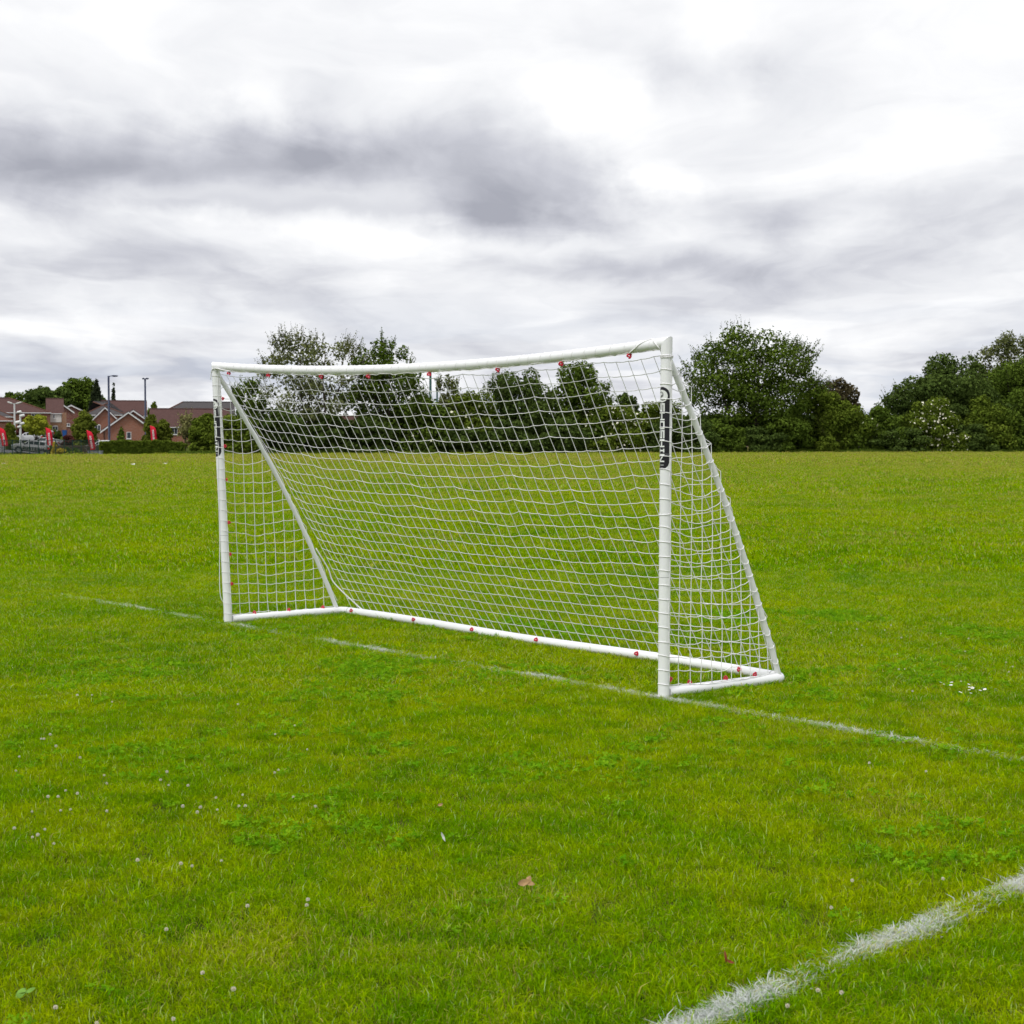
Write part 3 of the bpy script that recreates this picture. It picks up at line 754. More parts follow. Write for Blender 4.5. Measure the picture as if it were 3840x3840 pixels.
# ------------------------------------------------------------------ red net clips (parts of the frame)
def clip_mesh(kind):
    m = MB()
    th = np.radians(np.linspace(-50, 235, 18)); P = np.stack([0.0118 * np.cos(th), np.zeros(18), 0.0118 * np.sin(th)], -1)
    m.tube(P, 0.0060, 8)
    m.tube([(-0.0078, 0, -0.0110), (0.002, 0, -0.002), (0.0105, 0, 0.0)], 0.0052, 8)
    m.box(-0.006, 0.006, -0.0055, 0.0055, 0.009, 0.021)
    return m
cm = clip_mesh(0); clip_me = None
def clip(pos, rx=0.0, ry=0.0, rz=0.0, s=1.0):
    global clip_me
    if clip_me is None:
        o = cm.build('net_clip', M_red, goal, True); clip_me = o.data
    else:
        o = link('net_clip', clip_me, None, goal)
    o.location = tuple(np.array(pos) - GO); o.rotation_euler = (rx, ry, rz); o.scale = (s, s, s)
def u_for_px(fn, px):
    us = np.linspace(0, 1, 400); P = fn(us)
    c, s_ = cos(PITCH), sin(PITCH); d = P[:, 1] * c - (P[:, 2] - CAM_H) * s_
    x = 1920 + FOC * P[:, 0] / d
    return us[np.argmin(np.abs(x - px))]
rs = random.Random(4)
for px in (435, 509, 609, 697, 814, 942, 1062, 1189):
    u = u_for_px(bar_pt, px * 1.9876)
    clip(bar_pt(u) - UP * (R_P + 0.016) - BK * 0.016, rs.uniform(-.3, .3), rs.uniform(0.3, 1.1), rs.uniform(-.3, .3), 0.95)
for py in (752, 841, 904, 985, 1045, 1101):
    z = (1177 - py) / (1177 - 691) * F1[2]; c = F0 + (F1 - F0) * (z / F1[2])
    clip(c + np.array([R_P + 0.012, -0.008, 0]), rs.uniform(-.4, .4), rs.uniform(1.2, 2.0), rs.uniform(0.9, 1.6), 0.85)
for px in (480, 545, 609):
    u = u_for_px(lambda t: F0s + (BF - F0s) * np.asarray(t)[:, None], px * 1.9876)
    clip(F0s + (BF - F0s) * u + UP * (R_P + 0.004) - BK * 0.0, rs.uniform(-.3, .3), rs.uniform(-.6, .6), rs.uniform(-.5, .5), .95)
for px in (670, 787, 897, 1019, 1209, 1402):
    u = u_for_px(rear_pt, px * 1.9876)
    clip(rear_pt(u) + UP * 0.012 - BK * (R_P + 0.006), rs.uniform(-.3, .3), rs.uniform(-.6, .6), rs.uniform(-.5, .5), .92)
for px in (1301, 1369, 1424):
    u = u_for_px(lambda t: N0s + (BN - N0s) * np.asarray(t)[:, None], px * 1.9876)
    clip(N0s + (BN - N0s) * u + UP * (R_P + 0.008), rs.uniform(-.3, .3), rs.uniform(-.6, .6), rs.uniform(-.5, .5), .85)
clip(N0 + UP * 0.115 + np.array([R_P + 0.004, 0.012, 0]), 0.2, 1.4, 1.0, 0.95)

# ------------------------------------------------------------------ trees and bushes
M_bark = mat('bark', (0.055, 0.045, 0.034), 0.9, 0.3, 4.0, 0.1)
LEAF = {
    'mid': leaf_mat('leaf_mid_green', (0.058, 0.098, 0.014), (0.140, 0.205, 0.028)),
    'dark': leaf_mat('leaf_dark_green', (0.049, 0.082, 0.019), (0.113, 0.164, 0.035)),
    'grey': leaf_mat('leaf_grey_green', (0.095, 0.117, 0.041), (0.209, 0.229, 0.084)),
    'light': leaf_mat('leaf_light_green', (0.085, 0.135, 0.016), (0.180, 0.235, 0.030)),
    'lime': leaf_mat('leaf_lime', (0.227, 0.278, 0.027), (0.455, 0.474, 0.054)),
    'yellow': leaf_mat('leaf_yellow', (0.417, 0.359, 0.027), (0.682, 0.539, 0.054)),
    'red': leaf_mat('leaf_copper_red', (0.057, 0.02, 0.019), (0.142, 0.046, 0.041)),
    'copper': leaf_mat('leaf_copper_brown', (0.066, 0.06, 0.03), (0.133, 0.108, 0.054)),
    'conifer': leaf_mat('needle_green', (0.076, 0.101, 0.014), (0.179, 0.213, 0.03)),
    'pine': leaf_mat('needle_dark', (0.027, 0.039, 0.019), (0.06, 0.079, 0.038)),
    'pale': leaf_mat('leaf_pale', (0.246, 0.246, 0.095), (0.378, 0.359, 0.149)),
}
M_blossom = mat('cream_blossom', (0.78, 0.76, 0.60), 0.8, 0.08, 3.0, 0.1)

def leaf_cloud(rng, C, R, n, size, upb=0.45, shell=0.55):
    """n diamond leaves spread through ellipsoid lobes with centres C and radii R, denser towards their skins"""
    k = rng.choice(len(C), n, p=(R.prod(1) ** 0.62) / (R.prod(1) ** 0.62).sum())
    d = rng.normal(size=(n, 3)); d /= np.linalg.norm(d, axis=1)[:, None]
    f = shell + (1.02 - shell) * np.sqrt(rng.random(n))
    # ragged skin: the lobe bulges and dips
    ph = d * 3.1 + C[k] * 0.7
    f = f * (1 + 0.16 * np.sin(ph[:, 0] * 2.3 + 1.7 * ph[:, 2]) * np.sin(ph[:, 1] * 2.9 + ph[:, 2]) + 0.06 * rng.normal(size=n))
    P = C[k] + d * R[k] * f[:, None]
    N = d * 0.75 + np.array([0, 0, upb]) + 0.62 * rng.normal(size=(n, 3)); N /= np.linalg.norm(N, axis=1)[:, None]
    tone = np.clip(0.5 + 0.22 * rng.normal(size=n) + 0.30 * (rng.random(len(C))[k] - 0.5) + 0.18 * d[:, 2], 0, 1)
    return P, N, size * (0.55 + 0.9 * rng.random(n)), tone
def leaf_quads(rng, P, N, s):
    a = np.cross(N, rng.normal(size=P.shape)); a /= np.linalg.norm(a, axis=1)[:, None] + 1e-9
    b = np.cross(N, a)
    a = a * (s * 0.62)[:, None]; b = b * (s * 0.40)[:, None]
    bend = N * (s * 0.12)[:, None]
    return np.stack([P - a - bend, P - b * 1.0 + bend, P + a - bend, P + b * 1.0 + bend], 1)

def limb(mb, a, b, r0, r1, rng, wob=0.08, n=5, sides=5):
    a = np.asarray(a, float); b = np.asarray(b, float); L = np.linalg.norm(b - a)
    t = np.linspace(0, 1, n)[:, None]
    P = a + (b - a) * t + rng.normal(size=(n, 3)) * wob * L * np.sin(pi * t) * 0.5
    mb.tube(P, np.linspace(r0, r1, n), sides)

def tree(name, label, x0, x1, top, dy, leaf='mid', base_px=None, n=5000, size=0.34, stems=1, bare=0.25, sprigs=0, nl=14, group=None, Y=None, flowers=0, seed=0, form='round', cat='tree', lobe=(0.20, 0.34), shell=0.55, squash=0.8):
    """a tree whose crown spans photo columns x0..x1 and reaches row `top`, standing dy metres behind the field edge"""
    rng = np.random.default_rng(seed * 13 + int(x0) + int(top))
    xm = (x0 + x1) / 2
    if Y is None:
        Y = 200.0
        for _ in range(4): Y = float(field_edge(at(xm, 1700, Y)[0])) + dy
    pm = at(xm, top, Y); X = pm[0]; zt = pm[2]; zb = float(ground_z(np.array(X), np.array(Y)))
    w = (x1 - x0) / FOC * Y; h = zt - zb
    root = empty(name, (X, Y, zb)); tag(root, label, cat, group)
    cb = h * bare                                                  # where the crown starts
    rx, rz = w / 2 * 1.08, (h - cb) / 2; ry = max(1.2, min(rx * squash, 5.0)); cz = cb + rz
    C = []; R = []
    if form == 'cone':
        for i in range(nl):
            t = (i + 0.5) / nl; rr = rx * (1 - t) ** 0.85 * 0.95 + 0.12 * rx
            a = rng.random() * 2 * pi; off = rr * 0.30
            C.append((cos(a) * off, sin(a) * off, cb + (h - cb) * t)); R.append((rr * 0.80, rr * 0.75, (h - cb) / nl * 1.9))
    elif form == 'oval':
        for i in range(nl):
            t = (i + 0.5) / nl; rr = rx * sin(pi * (0.12 + 0.80 * t)) ** 0.7
            a = rng.random() * 2 * pi; off = rr * 0.28
            C.append((cos(a) * off, sin(a) * off, cb + (h - cb) * t * 0.97)); R.append((rr * 0.80, rr * 0.8, (h - cb) / nl * 1.6))
    else:
        nl2 = int(nl * 1.7); low_ = bare < 0.06
        def half_w(t):
            top_ = max(0.0, 1 - max(0.0, (t - 0.40) / 0.60) ** 2.3) ** 0.62
            return top_ if low_ else top_ * min(1.0, 0.35 + 0.65 * (t / 0.28) ** 0.6)
        pts_ = []
        for i in range(nl2):
            lr = rng.uniform(*lobe); best = None; bd = -1
            for _ in range(10):
                t = rng.uniform(0.04, 1 - lr * 0.55); hwid = max(0.0, half_w(t) - lr * 0.75); d = np.array([rng.uniform(-1, 1) * hwid, rng.uniform(-1, 1) * (1 - lr) * max(.2, half_w(t)), t * 2 - 1])
                m_ = min([np.linalg.norm((d - q) * (1, .6, 1)) for q in pts_] or [9])
                if m_ > bd: bd = m_; best = d
            pts_.append(best); d = best; q = rng.uniform(0.85, 1.2)
            C.append((d[0] * rx, d[1] * ry, cz + d[2] * rz)); R.append((lr * rx * 1.2 * q, lr * max(ry, rx * .5) * 1.2, lr * rz * 1.05 * q))
        C.append((0, 0, cz - 0.1 * rz)); R.append((rx * 0.6, ry * 0.5, rz * 0.66))
        C.append((rng.uniform(-.25, .25) * rx, 0, cb + (h - cb) * 0.87)); R.append((0.26 * rx, 0.26 * ry, (h - cb) * 0.13))
    C = np.array(C); R = np.maximum(np.array(R), 0.18)
    n = int(n * (1.9 if form == 'round' else 1.3)); size = size * 1.12
    P, N, S, T = leaf_cloud(rng, C, R, n, size, shell=shell)
    keep = P[:, 2] > 0.02; P, N, S, T = P[keep], N[keep], S[keep], T[keep]
    # loose leafy shoots that stand out of the crown's skin
    wood = MB()
    if sprigs:
        top_ = P[:, 2] > (cb + (h - cb) * 0.35)
        cand = np.where(top_)[0]
        out = (P - np.array([0, 0, cz])) / np.array([rx, ry, rz]); sc_ = np.linalg.norm(out, axis=1)
        cand = cand[np.argsort(-sc_[cand] - 0.25 * rng.random(len(cand)))][:sprigs * 3]
        cand = rng.choice(cand, min(sprigs, len(cand)), replace=False)
        EP, ES = [], []
        for c in cand:
            d = nrm(out[c] * np.array([rx, ry, rz]) * 0.7 + np.array([0, 0, 1.5]) * rx * 0.5 + 0.3 * rng.normal(size=3) * rx * .4); L = rng.uniform(0.5, 1.5) * (0.7 + 0.06 * rx)
            wood.tube([P[c] - d * 0.5, P[c] + d * L * 0.5, P[c] + d * L], [0.03, 0.02, 0.012], 3, caps=False)
            k = rng.integers(6, 12)
            tt = rng.random(k); EP.append(P[c] + d * (tt * L)[:, None] + 0.13 * rng.normal(size=(k, 3))); ES.append(size * 0.75 * (1.1 - 0.5 * tt))
        EP = np.concatenate(EP); ES = np.concatenate(ES); EN = nrm(0) if False else rng.normal(size=EP.shape); EN /= np.linalg.norm(EN, axis=1)[:, None]
        P = np.concatenate([P, EP]); N = np.concatenate([N, EN]); S = np.concatenate([S, ES]); T = np.concatenate([T, np.clip(0.5 + 0.2 * rng.normal(size=len(EP)), 0, 1)])
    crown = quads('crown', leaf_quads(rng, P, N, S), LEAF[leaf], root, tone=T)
    r0 = max(0.05, h * 0.017) * (1.0 if stems == 1 else 0.7)
    for s_ in range(stems):
        a = 2 * pi * s_ / stems + rng.random(); sp = 0 if stems == 1 else 0.30 * rx * (0.3 + rng.random())
        b0 = np.array([cos(a) * sp * 0.5, sin(a) * sp * 0.5, -0.15]); b1 = np.array([cos(a) * sp * 1.6, sin(a) * sp, cb + (h - cb) * rng.uniform(0.55, 0.85)])
        limb(wood, b0, b1, r0, r0 * 0.25, rng, 0.05, 8, 7)
        for j in range(max(3, nl // stems)):
            c = C[rng.integers(len(C))]; f = rng.uniform(0.25, 0.9)
            limb(wood, b0 + (b1 - b0) * f, c, r0 * (1 - f) * 0.55 + 0.02, 0.015, rng, 0.12)
    wood.build('trunk', M_bark, root, True)
    if flowers:
        FP, FN, FS, _ = leaf_cloud(rng, C, R * 1.03, flowers, 0.34, shell=0.97)
        FP[:, 1] -= 0.25; keep = (FP[:, 1] < 0.6) & (FP[:, 2] > 0.1); FP, FN, FS = FP[keep], FN[keep], FS[keep]
        f = quads('blossom', leaf_quads(rng, FP, FN, FS * 0.9), M_blossom, root); tag(f, kind='stuff')
    tag(crown, kind='stuff')
    return root

TREES = [
 # name, label, x0, x1, top, dy, options
 ('wispy_tree', 'tall wispy grey-green tree rising above the crossbar behind the goal', 960, 1370, 1243, 5, dict(leaf='grey', n=3300, size=0.28, stems=4, bare=0.25, sprigs=190, nl=20, lobe=(.12, .22), shell=.25)),
 ('leafy_tree', 'bushy dark green tree joined to the wispy one above the crossbar', 1300, 1575, 1265, 4, dict(leaf='mid', n=3900, size=0.31, stems=3, bare=0.16, sprigs=90, nl=18, lobe=(.15, .27), shell=.35)),
 ('slender_tree', 'slender thin-crowned tree seen just inside the far goal post', 872, 985, 1412, 4, dict(leaf='mid', n=1100, size=0.30, bare=0.2, sprigs=40, nl=9, lobe=(.18, .3), shell=.3)),
 ('slender_tree', 'thin pale tree beside the two green floodlight poles behind the net', 1625, 1740, 1402, 5, dict(leaf='grey', n=1700, size=0.30, bare=0.2, sprigs=45, nl=10, lobe=(.18, .3), shell=.3)),
 ('round_tree', 'rounded dark tree with a domed top left of the near goal post', 1835, 2085, 1378, 4, dict(leaf='dark', n=5200, size=0.33, bare=0.08, sprigs=35, nl=16)),
 ('round_tree', 'loose-topped dark tree next to the gap of sky left of the near goal post', 2065, 2275, 1352, 5, dict(leaf='mid', n=4600, size=0.33, bare=0.10, sprigs=60, nl=16)),
 ('distant_tree', 'small distant tree in the gap of sky behind the flowering hawthorn', 2290, 2395, 1472, 55, dict(leaf='dark', n=1500, size=0.4, bare=0.2, nl=9)),
 ('maple_tree', 'broad many-stemmed green tree standing right of the goal', 2560, 3060, 1222, 6, dict(leaf='mid', n=10500, size=0.30, stems=6, bare=0.20, sprigs=240, nl=34, lobe=(.11, .22), shell=.35)),
 ('copper_tree', 'dark copper-leaved tree far behind, right of the broad many-stemmed tree', 3050, 3215, 1415, 38, dict(leaf='copper', n=3200, size=0.4, bare=0.15, nl=12)),
 ('sycamore_tree', 'great domed blue-green tree behind the white-flowering elder', 3285, 3760, 1405, 9, dict(leaf='dark', n=13000, size=0.33, stems=2, bare=0.03, sprigs=40, nl=30, lobe=(.14, .26))),
 ('sycamore_tree', 'tall dark tree rising behind the great domed tree on the right', 3430, 3730, 1325, 22, dict(leaf='dark', n=7500, size=0.36, stems=2, bare=0.15, sprigs=50, nl=20, lobe=(.16, .28))),
 ('ash_tree', 'tall airy pale-leaved tree at the top right edge', 3665, 3930, 1238, 26, dict(leaf='grey', n=5200, size=0.32, stems=2, bare=0.30, sprigs=110, nl=20, lobe=(.13, .24), shell=.3)),
 ('sycamore_tree', 'dense mid-green tree cut by the right edge in front of the airy one', 3700, 3990, 1322, 13, dict(leaf='mid', n=7500, size=0.35, bare=0.12, sprigs=40, nl=20)),
 # bushes that fill the hedge line
 ('hedge_bush', 'dense leafy bush growing left of the slender tree behind the far goal post', 790, 960, 1555, 3, dict(leaf='light', n=3600, size=0.30, bare=0, nl=14, cat='bush')),
 ('hedge_bush', 'tall dark bush at the foot of the wispy tree', 930, 1130, 1530, 2, dict(leaf='dark', n=4200, size=0.30, bare=0, nl=14, cat='bush')),
 ('hedge_bush', 'dark bush under the middle of the wispy tree behind the net', 1090, 1290, 1545, 3, dict(leaf='dark', n=3800, size=0.30, bare=0, nl=14, cat='bush')),
 ('hedge_bush', 'dark bush at the foot of the bushy tree behind the net', 1250, 1480, 1560, 2, dict(leaf='dark', n=3800, size=0.30, bare=0, nl=14, cat='bush')),
 ('hawthorn_bush', 'hawthorn bush with sparse cream blossom left of the floodlight poles', 1450, 1690, 1480, 3, dict(leaf='mid', n=5000, size=0.29, bare=0, nl=16, flowers=110, cat='bush')),
 ('hawthorn_bush', 'light green hawthorn bush right of the floodlight poles', 1660, 1880, 1462, 3, dict(leaf='light', n=5200, size=0.29, bare=0, nl=16, flowers=160, sprigs=30, cat='bush')),
 ('hedge_bush', 'low dark bush beneath the light green hawthorn', 1600, 1800, 1590, 1, dict(leaf='dark', n=3200, size=0.28, bare=0, nl=12, cat='bush')),
 ('hedge_bush', 'dark bush beneath the rounded dark tree', 1780, 2010, 1570, 1, dict(leaf='dark', n=3800, size=0.28, bare=0, nl=14, cat='bush')),
 ('hedge_bush', 'dark bush beneath the loose-topped dark tree', 1990, 2220, 1565, 1, dict(leaf='dark', n=3800, size=0.28, bare=0, nl=14, cat='bush')),
 ('hawthorn_bush', 'hawthorn thick with cream blossom just left of the near goal post', 2190, 2425, 1512, 3, dict(leaf='light', n=5200, size=0.28, bare=0, nl=16, flowers=420, cat='bush')),
 ('hedge_bush', 'yellow-green bush directly behind the near goal post', 2370, 2590, 1500, 4, dict(leaf='light', n=4600, size=0.30, bare=0, nl=14, cat='bush')),
 ('hedge_bush', 'dark bush seen through the near side net', 2440, 2680, 1560, 1, dict(leaf='dark', n=4200, size=0.28, bare=0, nl=14, cat='bush')),
 ('hedge_bush', 'bright clumped bush below the stems of the broad many-stemmed tree', 2610, 2790, 1570, 2, dict(leaf='mid', n=3600, size=0.29, bare=0, nl=12, cat='bush')),
 ('hedge_bush', 'dark bush in the middle below the broad many-stemmed tree', 2740, 2930, 1600, 3, dict(leaf='dark', n=3200, size=0.29, bare=0, nl=12, cat='bush')),
 ('hedge_bush', 'leafy bush below the right half of the broad many-stemmed tree', 2860, 3040, 1560, 2, dict(leaf='mid', n=3600, size=0.29, bare=0, nl=12, cat='bush')),
 ('hedge_tree', 'yellow-green rounded tree tucked against the broad many-stemmed tree', 2985, 3150, 1440, 8, dict(leaf='light', n=4600, size=0.31, bare=0.02, nl=16)),
 ('hedge_bush', 'small bright bush standing forward right of the broad many-stemmed tree', 3065, 3140, 1635, 0.5, dict(leaf='light', n=1300, size=0.26, bare=0, nl=9, cat='bush')),
 ('hedge_bush', 'olive bush below the copper-leaved tree', 3080, 3270, 1500, 5, dict(leaf='light', n=4200, size=0.30, bare=0, nl=14, sprigs=15, cat='bush')),
 ('hedge_bush', 'mid-green bush left of the great domed tree', 3190, 3390, 1525, 4, dict(leaf='mid', n=4400, size=0.29, bare=0, nl=14, flowers=40, cat='bush')),
 ('elder_bush', 'elder bush covered in cream flower heads in front of the great domed tree', 3405, 3610, 1488, 2.5, dict(leaf='light', n=4600, size=0.27, bare=0.04, nl=20, lobe=(.14, .26), flowers=420, cat='bush')),
 ('hedge_bush', 'drooping olive-green bush right of the flowering elder', 3600, 3800, 1480, 4, dict(leaf='light', n=4600, size=0.29, bare=0, nl=15, sprigs=20, cat='bush')),
 ('hedge_bush', 'grey-green bush at the right edge of the hedge line', 3740, 3960, 1450, 3, dict(leaf='mid', n=4600, size=0.29, bare=0, nl=15, cat='bush')),
 ('hedge_bush', 'low dark bush at the foot of the great domed tree', 3260, 3460, 1600, 2, dict(leaf='dark', n=3200, size=0.28, bare=0, nl=12, cat='bush')),
 ('hedge_bush', 'low dark bush between the flowering elder and the right edge', 3560, 3720, 1590, 2, dict(leaf='dark', n=3000, size=0.28, bare=0, nl=12, cat='bush')),
]
for k, (nm, lb, x0, x1, top, dy, op) in enumerate(TREES):
    tree(nm, lb, x0, x1, top, dy, seed=k, group='trees and bushes along the far edge of the field', **op)
# trees behind and among the houses
HT = [
 ('rounded_tree', 'distant low tree over the roofs at the left edge', 0, 90, 1470, dict(Y=300, leaf='mid', n=1600, size=0.45, bare=.1, nl=9)),
 ('rounded_tree', 'dark rounded tree over the long brown roof', 90, 275, 1448, dict(Y=300, leaf='dark', n=4200, size=0.45, bare=.1, nl=14)),
 ('rounded_tree', 'largest bright green domed tree behind the houses', 205, 375, 1420, dict(Y=305, leaf='mid', n=5400, size=0.45, bare=.05, nl=16)),
 ('pine_tree', 'black-green conifer beside the bright domed tree behind the houses', 318, 405, 1440, dict(Y=295, leaf='pine', n=3600, size=0.45, bare=.02, nl=14, form='cone')),
 ('pine_tree', 'small dark conifer just right of the taller lamp post', 408, 444, 1455, dict(Y=300, leaf='pine', n=1200, size=0.40, bare=.02, nl=12, form='cone')),
 ('rounded_tree', 'small light tree top between two brown roofs', 550, 605, 1510, dict(Y=290, leaf='light', n=1100, size=0.42, bare=.1, nl=8, sprigs=10)),
 ('conifer_tree', 'golden-green pointed conifer in front of the road', 272, 360, 1545, dict(Y=196, leaf='conifer', n=4600, size=0.26, bare=.02, nl=16, form='oval')),
 ('conifer_tree', 'dark rounded conifer behind the flag nearest the goal', 535, 600, 1560, dict(Y=197, leaf='conifer', n=3000, size=0.26, bare=.0, nl=13, form='oval')),
 ('conifer_tree', 'broad conifer leaning against the dark rounded one by the hedge', 575, 645, 1578, dict(Y=199, leaf='conifer', n=3000, size=0.26, bare=.0, nl=13, form='oval')),
 ('conifer_tree', 'short golden conifer behind the leftmost lamp post', 12, 66, 1592, dict(Y=196, leaf='conifer', n=2000, size=0.26, bare=.0, nl=12, form='oval')),
 ('street_tree', 'lime-green spreading young tree in front of the long brown house', 88, 178, 1555, dict(Y=206, leaf='lime', n=1900, size=0.26, bare=.42, nl=12)),
 ('copper_shrub', 'dark red-leaved small tree behind the camera pole', 62, 132, 1560, dict(Y=212, leaf='red', n=2600, size=0.26, bare=.02, nl=12)),
 ('copper_shrub', 'low dark red shrub beside the road', 236, 288, 1632, dict(Y=204, leaf='red', n=1300, size=0.24, bare=.0, nl=9)),
 ('sapling', 'pale thin sapling in front of the right-hand house', 668, 722, 1545, dict(Y=197, leaf='pale', n=420, size=0.24, bare=.25, nl=9, sprigs=18, shell=.3)),
 ('broad_tree', 'full green tree standing just left of the far goal post', 715, 835, 1552, dict(Y=196, leaf='light', n=5200, size=0.28, bare=.0, nl=16)),
 ('conifer_tree', 'small conifer poking out of the clipped hedge', 425, 487, 1612, dict(Y=192, leaf='mid', n=900, size=0.26, bare=.0, nl=9, form='cone')),
 ('golden_shrub', 'taller of two golden shrubs right of the silver car', 192, 216, 1664, dict(Y=180, leaf='yellow', n=650, size=0.2, bare=.0, nl=8, form='cone')),
 ('golden_shrub', 'shorter of two golden shrubs right of the silver car', 216, 239, 1684, dict(Y=179, leaf='yellow', n=500, size=0.2, bare=.0, nl=7)),
 ('clipped_shrub', 'round dark shrub by the corner of the white-rendered house', 192, 224, 1612, dict(Y=228, leaf='dark', n=900, size=0.25, bare=.0, nl=8)),
 ('clipped_shrub', 'low clipped green mound behind the white parked car', 118, 178, 1640, dict(Y=222, leaf='mid', n=1100, size=0.25, bare=.0, nl=9, form='dome')),
 ('clipped_shrub', 'low clipped green mound left of the white parked car', 92, 145, 1655, dict(Y=205, leaf='mid', n=1100, size=0.25, bare=.0, nl=9, form='dome')),
 ('clipped_shrub', 'dark green shrub behind the fence left of the grey cabinet', 235, 262, 1678, dict(Y=184, leaf='dark', n=700, size=0.2, bare=.0, nl=8)),
 ('clipped_shrub', 'dark green shrub behind the fence beside the silver car', 172, 196, 1676, dict(Y=184, leaf='dark', n=700, size=0.2, bare=.0, nl=8)),
 ('clipped_shrub', 'small dark shrub behind the fence below the golden-green conifer', 268, 298, 1682, dict(Y=184, leaf='dark', n=700, size=0.2, bare=.0, nl=8)),
]
for k, (nm, lb, x0, x1, top, op) in enumerate(HT):
    o_ = dict(op); tree(nm, lb, x0, x1, top, 0, seed=60 + k, cat='shrub' if 'shrub' in nm else 'tree', group='trees and shrubs among the houses', **o_)

# clipped hedge at the field edge
def hedge():
    rng = np.random.default_rng(77)
    a = at(374, 1712, 187.0); b = at(700, 1712, 192.0)
    root = empty('clipped_hedge', (0.5 * (a[0] + b[0]), 189.5, 0.0)); tag(root, 'long clipped green hedge at the field edge below the brick gable houses', 'hedge')
    n = 15000; L = b[0] - a[0]
    t = rng.random(n); hgt = 1.72 + 0.22 * np.interp(t, [0, .15, .4, .8, 1], [-.3, .3, 0.2, .35, -1.2]) + 0.30 * (fbm(t * 14, t * 0, 1) - 0.5)
    face = rng.random(n)
    y = np.where(face < 0.6, -0.75 + 0.25 * rng.random(n), -0.75 + 1.7 * rng.random(n)); z = np.where(face < 0.6, hgt * rng.random(n), hgt * (0.85 + 0.2 * rng.random(n)))
    y = y + 0.35 * (fbm(t * 40, z * 1.6, 2) - 0.5)
    P = np.stack([-L / 2 + L * t, y + (t - .5) * 4, z - 0.1], -1)
    N = np.stack([np.zeros(n), np.where(face < .6, -0.7, -0.1), np.where(face < .6, .5, 1.0)], -1) + 0.6 * rng.normal(size=(n, 3)); N /= np.linalg.norm(N, axis=1)[:, None]
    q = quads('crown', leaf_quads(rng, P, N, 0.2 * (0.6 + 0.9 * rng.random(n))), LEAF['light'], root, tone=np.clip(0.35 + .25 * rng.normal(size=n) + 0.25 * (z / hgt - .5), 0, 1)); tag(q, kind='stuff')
    w = MB()
    for k in range(12):
        x = -L / 2 + L * (k + .5) / 12; limb(w, (x, (k / 12 - .5) * 4, -.1), (x + rng.normal() * .2, (k / 12 - .5) * 4, 1.5), 0.05, 0.02, rng)
    w.build('trunk', M_bark, root, True)
hedge()
# the shaded thicket that fills in behind the hedge line
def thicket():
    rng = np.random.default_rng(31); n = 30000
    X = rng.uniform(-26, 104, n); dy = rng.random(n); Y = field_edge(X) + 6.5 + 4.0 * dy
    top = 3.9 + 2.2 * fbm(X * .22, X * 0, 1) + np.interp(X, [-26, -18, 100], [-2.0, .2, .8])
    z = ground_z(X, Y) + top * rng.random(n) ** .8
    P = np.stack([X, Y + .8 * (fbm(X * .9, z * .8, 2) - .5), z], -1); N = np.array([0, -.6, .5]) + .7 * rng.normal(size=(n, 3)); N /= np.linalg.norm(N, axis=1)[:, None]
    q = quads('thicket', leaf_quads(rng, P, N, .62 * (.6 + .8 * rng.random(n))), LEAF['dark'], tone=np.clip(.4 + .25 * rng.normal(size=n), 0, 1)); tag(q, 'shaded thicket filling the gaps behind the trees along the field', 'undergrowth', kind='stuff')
thicket()
# unmown rough grass in front of the trees
def rough_grass():
    rng = np.random.default_rng(21); n = 26000
    X = rng.uniform(-40, 100, n); Y = field_edge(X) + rng.uniform(-0.6, 4.5, n) ; z = ground_z(X, Y)
    h = (0.28 + 0.42 * rng.random(n)) * (0.6 + 0.8 * fbm(X * 0.3, Y * .3, 2)); a = rng.random(n) * 2 * pi
    s = np.stack([np.cos(a), np.sin(a), 0 * a], -1) * 0.045; b = np.stack([X, Y, z - 0.02], -1)
    t = b + np.stack([rng.normal(0, .12, n), rng.normal(0, .12, n), h], -1)
    V = np.stack([b - s, b + s, t + s * .3, t - s * .3], 1)
    q = quads('rough_grass', V, LEAF['mid'], tone=np.clip(rng.random(n) * 1.2, 0, 1)); tag(q, 'strip of long dark unmown grass along the foot of the trees', 'grass', kind='stuff')
rough_grass()

# ------------------------------------------------------------------ houses
def brick_mat(name, c):
    m = bpy.data.materials.new(name); m.use_nodes = True; T = NT(m.node_tree); T.n.clear()
    t = T.node('ShaderNodeTexCoord'); mp = T.node('ShaderNodeMapping'); T.l.new(t.outputs['Object'], mp.inputs[0]); mp.inputs['Rotation'].default_value = (pi / 2, 0, 0)
    b = T.node('ShaderNodeTexBrick'); T.l.new(mp.outputs[0], b.inputs['Vector'])
    b.inputs['Scale'].default_value = 1.0; b.inputs['Brick Width'].default_value = 0.225; b.inputs['Row Height'].default_value = 0.075; b.inputs['Mortar Size'].default_value = 0.008
    c = np.array(c); b.inputs['Color1'].default_value = (*(c * 0.85), 1); b.inputs['Color2'].default_value = (*(c * 1.15), 1); b.inputs['Mortar'].default_value = (.36, .31, .27, 1)
    n = T.noise(t.outputs['Object'], 0.6, 4); cc = T.mix(T.math('MULTIPLY', n.outputs['Fac'], .35), b.outputs['Color'], (*(c * 0.7), 1))
    p = T.node('ShaderNodeBsdfPrincipled'); T.put(p.inputs['Base Color'], cc); p.inputs['Roughness'].default_value = .9; p.inputs['Specular IOR Level'].default_value = .1
    o = T.node('ShaderNodeOutputMaterial'); T.l.new(p.outputs[0], o.inputs[0]); return m
